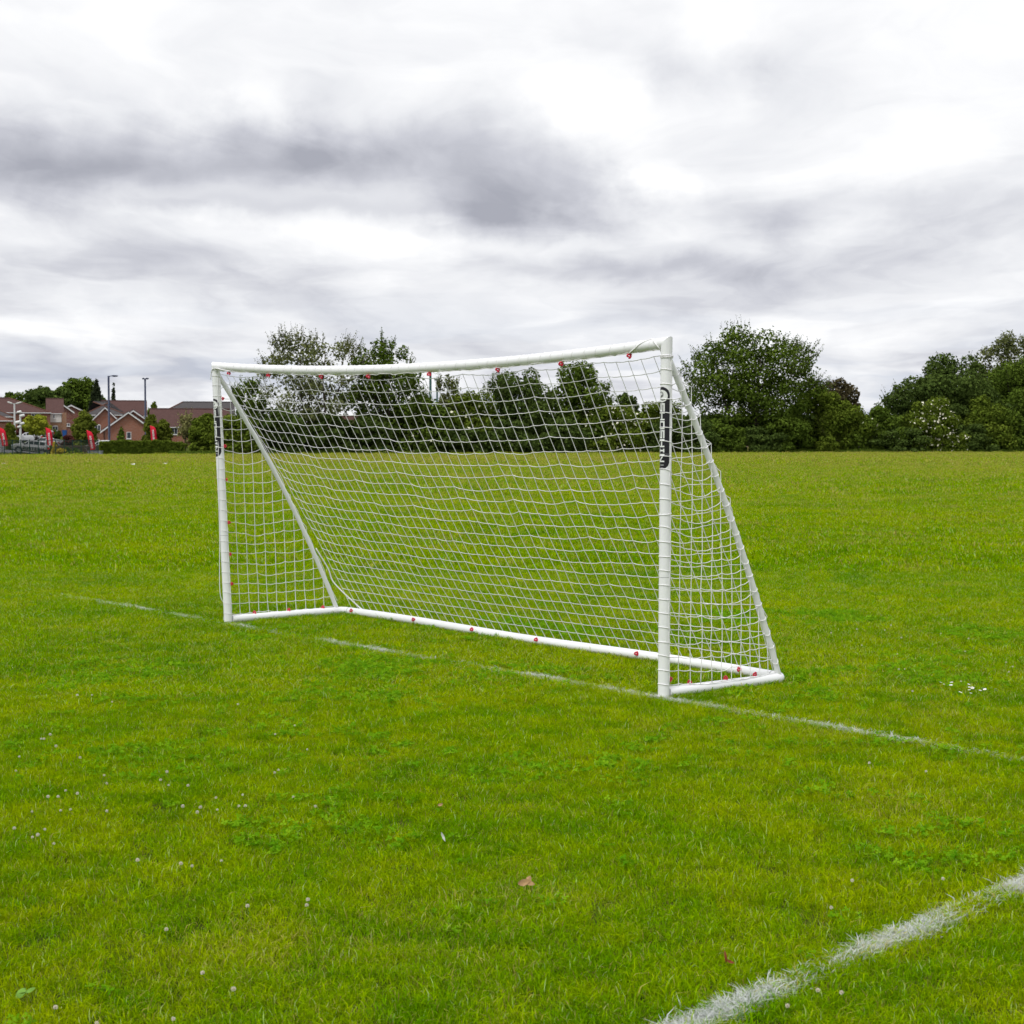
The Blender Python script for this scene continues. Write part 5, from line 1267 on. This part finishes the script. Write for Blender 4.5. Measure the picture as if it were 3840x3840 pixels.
# cars
M_tyre = mat('tyre_rubber', (0.018, 0.018, 0.018), .85); M_rim = mat('alloy_rim', (0.45, 0.46, 0.47), .3, .1, 3.0, .5, metal=.6); M_carglass = mat('car_glass', (0.015, 0.018, 0.022), .25, .2, 1.0, .12)
M_trim = mat('black_car_trim', (0.02, 0.02, 0.022), .6); M_tail = mat('tail_lamp', (0.45, 0.015, 0.015), .25); M_headl = mat('head_lamp', (0.55, 0.57, 0.6), .1)
def car(label, loc, rz, paint, scale=1.0, pitch=0.0, suv=True, text=None):
    root = empty('parked_car', loc, rz); root.rotation_euler = (0, pitch, rz); tag(root, label, 'car', 'cars parked beyond the field edge')
    # stations: x, z sill, z belt, z roof, half width belt, half width roof  (nose at -x)
    if suv: st = [(-2.12, .45, .80, .82, .62, .55), (-2.02, .36, .92, .95, .80, .70), (-1.55, .32, 1.02, 1.06, .89, .78), (-0.95, .30, 1.07, 1.12, .90, .80), (-0.35, .30, 1.09, 1.56, .90, .66), (0.1, .30, 1.10, 1.65, .90, .66), (0.9, .30, 1.12, 1.66, .90, .66), (1.55, .32, 1.14, 1.60, .89, .64), (1.98, .38, 1.12, 1.22, .85, .66), (2.12, .48, .95, 1.00, .76, .62)]
    else: st = [(-2.05, .42, .68, .70, .60, .55), (-1.95, .30, .78, .80, .76, .68), (-1.45, .25, .88, .91, .85, .76), (-0.85, .22, .93, .97, .87, .78), (-0.15, .22, .95, 1.36, .87, .60), (0.3, .22, .96, 1.44, .87, .60), (0.9, .22, .97, 1.42, .87, .60), (1.5, .25, .98, 1.22, .86, .62), (1.92, .32, .95, 1.02, .80, .64), (2.05, .42, .80, .84, .70, .6)]
    ring_ = lambda s: [(s[0], -s[4] * .93, s[1]), (s[0], -s[4], (s[1] + s[2]) / 2), (s[0], -s[4] * .98, s[2]), (s[0], -s[5], s[3] - .03), (s[0], -s[5] * .8, s[3]), (s[0], s[5] * .8, s[3]), (s[0], s[5], s[3] - .03), (s[0], s[4] * .98, s[2]), (s[0], s[4], (s[1] + s[2]) / 2), (s[0], s[4] * .93, s[1])]
    V = []
    for s in st: V += ring_(s)
    F = [(i * 10 + k, i * 10 + (k + 1) % 10, (i + 1) * 10 + (k + 1) % 10, (i + 1) * 10 + k) for i in range(len(st) - 1) for k in range(10)] + [tuple(range(9, -1, -1)), tuple((len(st) - 1) * 10 + k for k in range(10))]
    mb = MB(); mb.add(V, F); body = mb.build('body', paint, root, True); autosmooth(body, .55)
    zb, zr = st[5][2], st[5][3]
    for s_ in (-1, 1):
        for (i0, i1, a, b) in ((3, 4, .45, 1.0), (4, 6, .08, .47), (4, 6, .53, .97), (6, 7, .10, .95)):
            P = []
            for (q, zf) in ((a, .12), (b, .12), (b, .86), (a, .86)):
                x = st[i0][0] + (st[i1][0] - st[i0][0]) * q
                g = [np.interp(x, [s[0] for s in st], [s[k] for s in st]) for k in range(1, 6)]
                z = g[1] + (g[2] - .03 - g[1]) * zf; y = g[3] * .98 + (g[4] - g[3] * .98) * zf; P.append((x, s_ * (y + .012), z))
            mb = MB(); mb.add(P, [(0, 1, 2, 3) if s_ < 0 else (3, 2, 1, 0)]); mb.build('side_window', M_carglass, root)
    for (i0, i1, a, b, nm) in ((3, 4, .06, .94, 'windscreen'), (7, 8, .12, .80, 'rear_window')):
        P = []
        for q in (a, b):
            x = st[i0][0] + (st[i1][0] - st[i0][0]) * q; g = [np.interp(x, [s[0] for s in st], [s[k] for s in st]) for k in range(1, 6)]
            P.append((x, g[4] * .82, g[2] + .02))
        mb = MB(); mb.add([(P[0][0], -P[0][1], P[0][2]), (P[0][0], P[0][1], P[0][2]), (P[1][0], P[1][1], P[1][2]), (P[1][0], -P[1][1], P[1][2])], [(0, 1, 2, 3)]); mb.build(nm, M_carglass, root)
    R = .345 if suv else .31
    for x in (-1.32, 1.33):
        for s_ in (-1, 1):
            yy = s_ * (st[5][4] - .10)
            mb = MB(); th = np.linspace(0, 2 * pi, 20, endpoint=False); w_ = .11
            prof = [(R * .62, -w_ * .9), (R * .93, -w_), (R, -w_ * .6), (R, w_ * .6), (R * .93, w_), (R * .62, w_ * .9)]
            VV = [(x + r * cos(t), yy + o_, R + r * sin(t)) for t in th for (r, o_) in prof]
            mb.add(VV, [(i * 6 + k, i * 6 + k + 1, ((i + 1) % 20) * 6 + k + 1, ((i + 1) % 20) * 6 + k) for i in range(20) for k in range(5)])
            wh = mb.build('wheel', M_tyre, root, True)
            mb = MB(); oy = yy + s_ * .085
            for k in range(5):
                t = 2 * pi * k / 5; c_, q_ = cos(t), sin(t); d1 = np.array([c_, 0, q_]); d2 = np.array([-q_, 0, c_]) * .035; o0 = np.array([x, oy, R])
                mb.add([o0 + d2, o0 - d2, o0 + d1 * R * .6 - d2 * 1.6, o0 + d1 * R * .6 + d2 * 1.6], [(0, 1, 2, 3), (3, 2, 1, 0)])
            tt = np.linspace(0, 2 * pi, 16, endpoint=False); mb.tube([(x + R * .6 * cos(t), oy, R + R * .6 * sin(t)) for t in tt], .018, 5, closed=True); mb.build('rim', M_rim, wh)
            mb = MB(); th = np.linspace(-.35, pi + .35, 14); ro = R + .10; yo = s_ * (st[5][4] + .015)
            VV = [(x + R * 1.04 * cos(t), yo, R + R * 1.04 * sin(t)) for t in th] + [(x + ro * cos(t), yo, R + ro * sin(t)) for t in th]
            mb.add(VV, [(i, i + 1, 14 + i + 1, 14 + i) for i in range(13)]); mb.build('wheel_arch', M_trim, root)
            mb = MB(); mb.add([(x, yo - s_ * .004, R)] + [(x + R * 1.04 * cos(t), yo - s_ * .004, R + R * 1.04 * sin(t)) for t in np.linspace(0, 2 * pi, 18, endpoint=False)], [(0, 1 + i, 1 + (i + 1) % 18) for i in range(18)]); mb.build('wheel_well', M_trim, root)
            wh.location = (0, s_ * .035, 0)
    for s_ in (-1, 1):
        mb = MB(); mb.box(st[0][0] - .015, st[0][0] + .30, min(s_ * .42, s_ * .80), max(s_ * .42, s_ * .80), st[1][2] - .22, st[1][2] - .05); mb.build('headlight', M_headl, root)
        mb = MB(); mb.box(st[-1][0] - .26, st[-1][0] + .012, min(s_ * .58, s_ * .86), max(s_ * .58, s_ * .86), st[-1][2] - .20, st[-1][2] + .04); mb.build('tail_light', M_tail, root)
        mb = MB(); mb.box(-.82, -.64, min(s_ * .9, s_ * 1.06), max(s_ * .9, s_ * 1.06), st[3][2] + .02, st[3][2] + .16); mb.build('mirror', M_trim, root)
    mb = MB(); mb.box(-1.95, 1.95, -st[5][4] - .01, st[5][4] + .01, st[5][1] - .04, st[5][1] + .10); mb.build('sill', M_trim, root)
    mb = MB(); mb.box(st[0][0] - .03, st[0][0] + .2, -.62, .62, st[0][1] - .02, st[0][1] + .14); mb.build('bumper', M_trim, root)
    if text:
        x = -.88
        for ch in text:
            if ch == ' ': x += .18; continue
            mb = MB()
            for q in stroke_quads(ch, .27, .36, .095): mb.add([(x + p_[0], -st[5][4] - .016, .48 + p_[1]) for p_ in q], [(0, 1, 2, 3)])
            mb.build('letter', M_trim, root); x += .33
    return root
M_silver = mat('silver_car_paint', (0.30, 0.30, 0.30), .3, .04, 1.0, .5, metal=.3, coat=.5); M_wcar = mat('white_car_paint', (0.72, 0.73, 0.75), .25, .03, 1.0, .5, coat=.5); M_dcar = mat('dark_car_paint', (0.045, 0.05, 0.065), .25, .05, 1.0, .5, coat=.5)
pf = at(69.6, 1697, 183); pr_ = at(150, 1709, 183)
car('silver off-road car with dark lettering along its side, parked nose-up at the field edge', ((pf[0] + pr_[0]) / 2 + .1, 183.0, .20), 0.27, M_silver, pitch=.12, text='DUSTER 4x4')
q = at(cxp(385), 1660, 203); car('white hatchback facing the field behind the red flag', (q[0], 203, float(ground_z(np.array(q[0]), np.array(203.))) + .03), 1.25, M_wcar, suv=False)
q = at(cxp(330), 1640, 222); car('dark car parked in front of the long brown-roofed house', (q[0], 222, float(ground_z(np.array(q[0]), np.array(222.))) + .03), .05, M_dcar, suv=False)
q = at(cxp(868), 1690, 193); car('white car mostly hidden behind the clipped hedge', (q[0], 193, float(ground_z(np.array(q[0]), np.array(193.)))), .3, M_wcar)
q = at(cxp(228), 1650, 210); car('pale car half hidden by the dark red tree', (q[0], 210, float(ground_z(np.array(q[0]), np.array(210.))) + .03), .4, M_wcar, suv=False)
# blue wheelie bin by the house corner
q = at(cxp(558), cy(662), 240); M_blue = mat('blue_plastic', (0.02, 0.10, 0.35), .5); root = empty('wheelie_bin', (q[0], 240, float(ground_z(np.array(q[0]), np.array(240.))))); tag(root, 'blue wheelie bin at the corner of the white-rendered house', 'bin')
mb = MB(); mb.add([(-.22, -.25, .05), (.22, -.25, .05), (.22, .25, .05), (-.22, .25, .05), (-.30, -.34, 1.0), (.30, -.34, 1.0), (.30, .34, 1.0), (-.30, .34, 1.0)], [(3, 2, 1, 0), (0, 1, 5, 4), (1, 2, 6, 5), (2, 3, 7, 6), (3, 0, 4, 7), (4, 5, 6, 7)]); mb.build('body', M_blue, root)
mb = MB(); mb.box(-.33, .33, -.38, .36, 1.001, 1.08); mb.build('lid', M_blue, root)

# ------------------------------------------------------------------ bare earth, flowers and bits in the grass
M_earth = mat('bare_earth', (0.085, 0.062, 0.042), .95, .4, 2.5, .05, bump=.6)
def soil(px0, px1, py, label, seed, hgt):
    c0 = ground(px0, py); c1 = ground(px1, py); cx, cy_ = (c0[0] + c1[0]) / 2, c0[1]; a = (c1[0] - c0[0]) / 2; b = 3.2
    n = 40; V = []; F = []
    for j in range(n + 1):
        for i in range(n + 1):
            u, v = 2 * i / n - 1, 2 * j / n - 1; r = sqrt(u * u + v * v) + .35 * (float(fbm(np.array(u * 3 + seed), np.array(v * 3.), 1)) - .5)
            V.append((cx + a * u, cy_ + b * v, max(-.03, hgt * (1 - r * 1.02) * (0.4 + 1.2 * float(fbm(np.array(u * 6 + 3 * seed), np.array(v * 5.), 3)))) + (.05 if r < .95 else -.05)))
    F = [(j * (n + 1) + i, j * (n + 1) + i + 1, (j + 1) * (n + 1) + i + 1, (j + 1) * (n + 1) + i) for j in range(n) for i in range(n)]
    mb = MB(); mb.add(V, F); o = mb.build('soil_mound', M_earth, None, True); tag(o, label, kind='structure')
soil(330, 570, 1727, 'low mound of bare dark earth far off on the left of the field', 1, .16)
soil(2110, 2290, 1731, 'patch of bare earth seen far off through the net', 2, .08)

M_clover = mat('clover_cream', (0.72, 0.65, 0.54), .8, .2, 60., .1); M_daisyw = mat('daisy_white', (0.80, 0.80, 0.80), .7, .05, 60., .1); M_daisyy = mat('daisy_yellow', (0.75, 0.50, 0.02), .7); M_stalk = mat('flower_stalk', (0.10, 0.20, 0.03), .7)
def clover_meshes():
    mb = MB(); rng = np.random.default_rng(2); n = 42; gold = pi * (3 - sqrt(5))
    for i in range(n):
        z = 1 - 1.75 * (i + .5) / n; r = sqrt(max(0, 1 - z * z)); d = np.array([r * cos(gold * i), r * sin(gold * i), z])
        p = d * .0055; q = d * .0100 + np.array([0, 0, .0015]); s = nrm(np.cross(d, (0.2, .3, .9))) * .0024; t = np.cross(d, s)
        mb.add([p - s * .6, p + t * .6, p + s * .6, p - t * .6, q], [(0, 1, 4), (1, 2, 4), (2, 3, 4), (3, 0, 4)])
    hd = mb; st = MB(); st.tube([(0, 0, -.055), (.003, .001, -.03), (0, 0, -.004)], [.0012, .0011, .0010], 5); return hd, st
def daisy_meshes():
    a = MB(); n = 18
    for i in range(n):
        t = 2 * pi * i / n; c, s = cos(t), sin(t); w = .0024
        a.add([(c * .004 + s * w * .6, s * .004 - c * w * .6, .001), (c * .004 - s * w * .6, s * .004 + c * w * .6, .001), (c * .0125 - s * w, s * .0125 + c * w, .0036), (c * .0140, s * .0140, .0036), (c * .0125 + s * w, s * .0125 - c * w, .0036)], [(0, 1, 2, 3, 4)])
    b = MB(); V = [(0, 0, .0042)] + [(cos(t) * .0045, sin(t) * .0045, .0016) for t in np.linspace(0, 2 * pi, 10, endpoint=False)]; b.add(V, [(0, 1 + i, 1 + (i + 1) % 10) for i in range(10)])
    st = MB(); st.tube([(0, 0, -.05), (0, 0, .0)], .0010, 5); return a, b, st
_c = {}
def flower(kind, px, py, s=1.0, label='', group=''):
    r = random.Random(px * 7 + py); z = .036 + r.uniform(-.006, .008)
    p = ground(px, py, z); o = empty('%s_flower' % kind, tuple(p)); o.rotation_euler = (r.uniform(-.4, .4), r.uniform(-.3, .3), r.uniform(0, 6.3)); o.scale = (s, s, s); tag(o, label, 'flower', group)
    if kind not in _c:
        if kind == 'clover':
            h_, st = clover_meshes(); A = h_.build('flower_head', M_clover, o); B = st.build('stalk', M_stalk, o); _c[kind] = [('flower_head', A.data), ('stalk', B.data)]
        else:
            a, b, st = daisy_meshes(); A = a.build('petals', M_daisyw if kind == 'daisy' else M_daisyy, o); B = b.build('centre', M_daisyy, o); C_ = st.build('stalk', M_stalk, o); _c[kind] = [('petals', A.data), ('centre', B.data), ('stalk', C_.data)]
    else:
        for nm, me in _c[kind]: link(nm, me, None, o)
FL = [(0, 2600, 1200, [(188, 243), (165, 267), (210, 310), (72, 372), (60, 455), (400, 528), (626, 460), (602, 508), (632, 538), (705, 540), (810, 612), (752, 668), (815, 682), (246, 570), (290, 586), (180, 606), (218, 606), (120, 692), (227, 686), (264, 680), (400, 690), (53, 790), (142, 828), (122, 843), (168, 797), (202, 880), (516, 976), (678, 996), (720, 1010), (830, 980), (1032, 240), (1030, 465), (1044, 450), (1152, 330), (1105, 190), (896, 660), (740, 696), (685, 662), (1100, 607), (1182, 662), (928, 1245), (1155, 1207), (1150, 1240), (760, 1636), (208, 1838), (650, 1905), (362, 1930), (876, 1730), (420, 50), (290, 12), (345, 12), (892, 65), (624, 1382), (390, 480), (300, 377), (910, 595), (920, 660), (155, 268)])]
FLX = [(188, 243), (165, 267), (138, 226)]
lab_c = 'small cream clover flower head dotted in the grass left of the centre'
sx_ = 1200 / 1870.0
for (ox, oy, w_, L_) in FL:
    for (x, y) in L_: flower('clover', int(ox + x), int(oy + y * sx_), random.Random(x + y).uniform(.55, .85), lab_c, 'clover flowers in the near grass')
lab_c2 = 'small cream clover flower head in the grass on the right of the goal'
for (x, y) in [(490, 140), (733, 145), (876, 210), (1216, 176), (1454, 220), (535, 277), (840, 352), (1425, 331), (852, 484), (906, 482), (1778, 424), (1836, 460), (1803, 508), (972, 672), (600, 1293), (270, 170), (1390, 588), (786, 104), (1090, 1366)]:
    flower('clover', int(3000 + x * 840 / 1932), int(2300 + y * 840 / 1932), random.Random(x).uniform(.55, .8), lab_c2, 'clover flowers right of the goal')
for (x, y) in [(1015, 703), (1068, 138), (962, 275), (1525, 130), (895, 690), (742, 768)]:
    flower('clover', int(2400 + x * 1440 / 1932), int(3200 + y * 1440 / 1932), .7, 'small cream clover flower head near the bright painted line', 'clover flowers by the near line')
lab_d = 'white daisy in the cluster of daisies on the right of the field'
for (x, y) in [(1216, 598), (1248, 615), (1307, 600), (1302, 622), (1384, 685), (1458, 616), (1462, 640), (1492, 640), (1494, 655), (1462, 664), (1474, 690), (1555, 668), (1574, 646), (1594, 658), (1688, 655), (1692, 668), (1486, 650)]:
    flower('daisy', int(3000 + x * 840 / 1932), int(2300 + y * 840 / 1932), random.Random(x).uniform(.6, .8), lab_d, 'daisy cluster')
flower('dandelion', 1829, 2273, .9, 'yellow dandelion behind the rear bar of the goal', None) if False else flower('dandelion', 1829, 2273, .9, 'yellow dandelion seen through the net behind the rear bar', 'dandelion')

# fallen leaves, a feather and a broad weed
M_dry = mat('dry_brown_leaf', (0.40, 0.25, 0.12), .8, .3, 60.); M_redleaf = mat('red_dead_leaf', (0.20, 0.050, 0.016), .8, .3, 60.); M_feather = mat('white_feather', (0.55, 0.56, 0.52), .9, .2, 80., .05); M_weed = mat('broad_weed_leaf', (0.16, 0.30, 0.05), .8, .25, 60., .05)
def curl_leaf(mb, L, w, c, e1, e2, curl):
    n = 8; V = []
    e1 = nrm(e1); e2 = nrm(e2 - e1 * np.dot(e1, e2)); e3 = np.cross(e1, e2)
    for i in range(n + 1):
        t = i / n; ww = w * sin(pi * min(1, t * .95 + .04)) ** .7
        p = np.array(c) + e1 * L * (t - .5) + e3 * curl * L * (4 * (t - .5) ** 2)
        V += [p - e2 * ww + e3 * ww * .35, p, p + e2 * ww + e3 * ww * .35]
    mb.add(V, [(3 * i + k, 3 * i + k + 1, 3 * i + k + 4, 3 * i + k + 3) for i in range(n) for k in range(2)])
def leaf_thing(name, px, py, m, parts, label, cat):
    p = ground(px, py, .045); root = empty(name, tuple(p)); tag(root, label, cat)
    for (nm, L, w, c, e1, e2, cu) in parts:
        mb = MB(); curl_leaf(mb, L, w, c, np.array(e1, float), np.array(e2, float), cu); mb.build(nm, m, root, True)
leaf_thing('dry_leaf', 1972, 3310, M_dry, [('leaf_blade', .040, .011, (-.008, 0, 0), (1, .2, .2), (0, .4, 1), .3), ('leaf_blade', .034, .010, (.008, .004, .006), (.5, .3, .9), (1, 0, -.3), .25), ('leaf_blade', .03, .008, (.014, -.006, .0), (1, -.4, -.1), (0, .5, 1), -.3)], 'crumpled dry brown leaf lying in the foreground grass', 'leaf')
leaf_thing('dead_leaf', 2722, 3596, M_redleaf, [('leaf_blade', .036, .004, (0, 0, .006), (-.12, .2, 1), (1, .2, 0), .15), ('leaf_blade', .026, .0045, (.011, 0, -.008), (.8, .1, -.35), (0, .5, .8), .2)], 'upright rust-red dead leaf beside the near painted line', 'leaf')
leaf_thing('feather', 1662, 3138, M_feather, [('vane', .036, .0045, (0, 0, 0), (.35, -.2, -.75), (1, .1, .3), .12)], 'small white feather stuck in the grass', 'feather')
leaf_thing('dry_leaf', 1650, 3018, M_dry, [('leaf_blade', .022, .006, (0, 0, 0), (1, .3, .2), (0, .4, 1), .3)], 'tiny brown leaf above the white feather in the grass', 'leaf')
leaf_thing('broad_weed', 92, 3705, M_weed, [('leaf_blade', .034, .012, (-.012, 0, -.012), (.5, .3, .5), (1, -.2, .1), .1), ('leaf_blade', .03, .011, (.014, .008, -.012), (1, .2, .4), (0, 1, .3), .12), ('leaf_blade', .035, .013, (.005, -.03, -.005), (.1, -1, .2), (1, 0, .2), .12)], 'broad-leaved weed in the bottom left corner of the grass', 'weed')
# scraps of litter far out on the field
M_paper = mat('white_paper', (0.78, 0.78, 0.77), .8, .05)
for i, (px, py, lb) in enumerate([(14, 1744, 'white scrap of litter on the grass at the left edge'), (500, 1746, 'tiny white scrap of litter below the earth mound'), (620, 1743, 'white scrap of litter below the clipped hedge')]):
    p = ground(px, py, .05); mb = MB(); curl_leaf(mb, .26, .09, (0, 0, .05), np.array((1, .3, .1)), np.array((0, 1, .5)), .3); o = mb.build('litter_scrap', M_paper, None, True); o.location = tuple(p); tag(o, lb, 'litter')
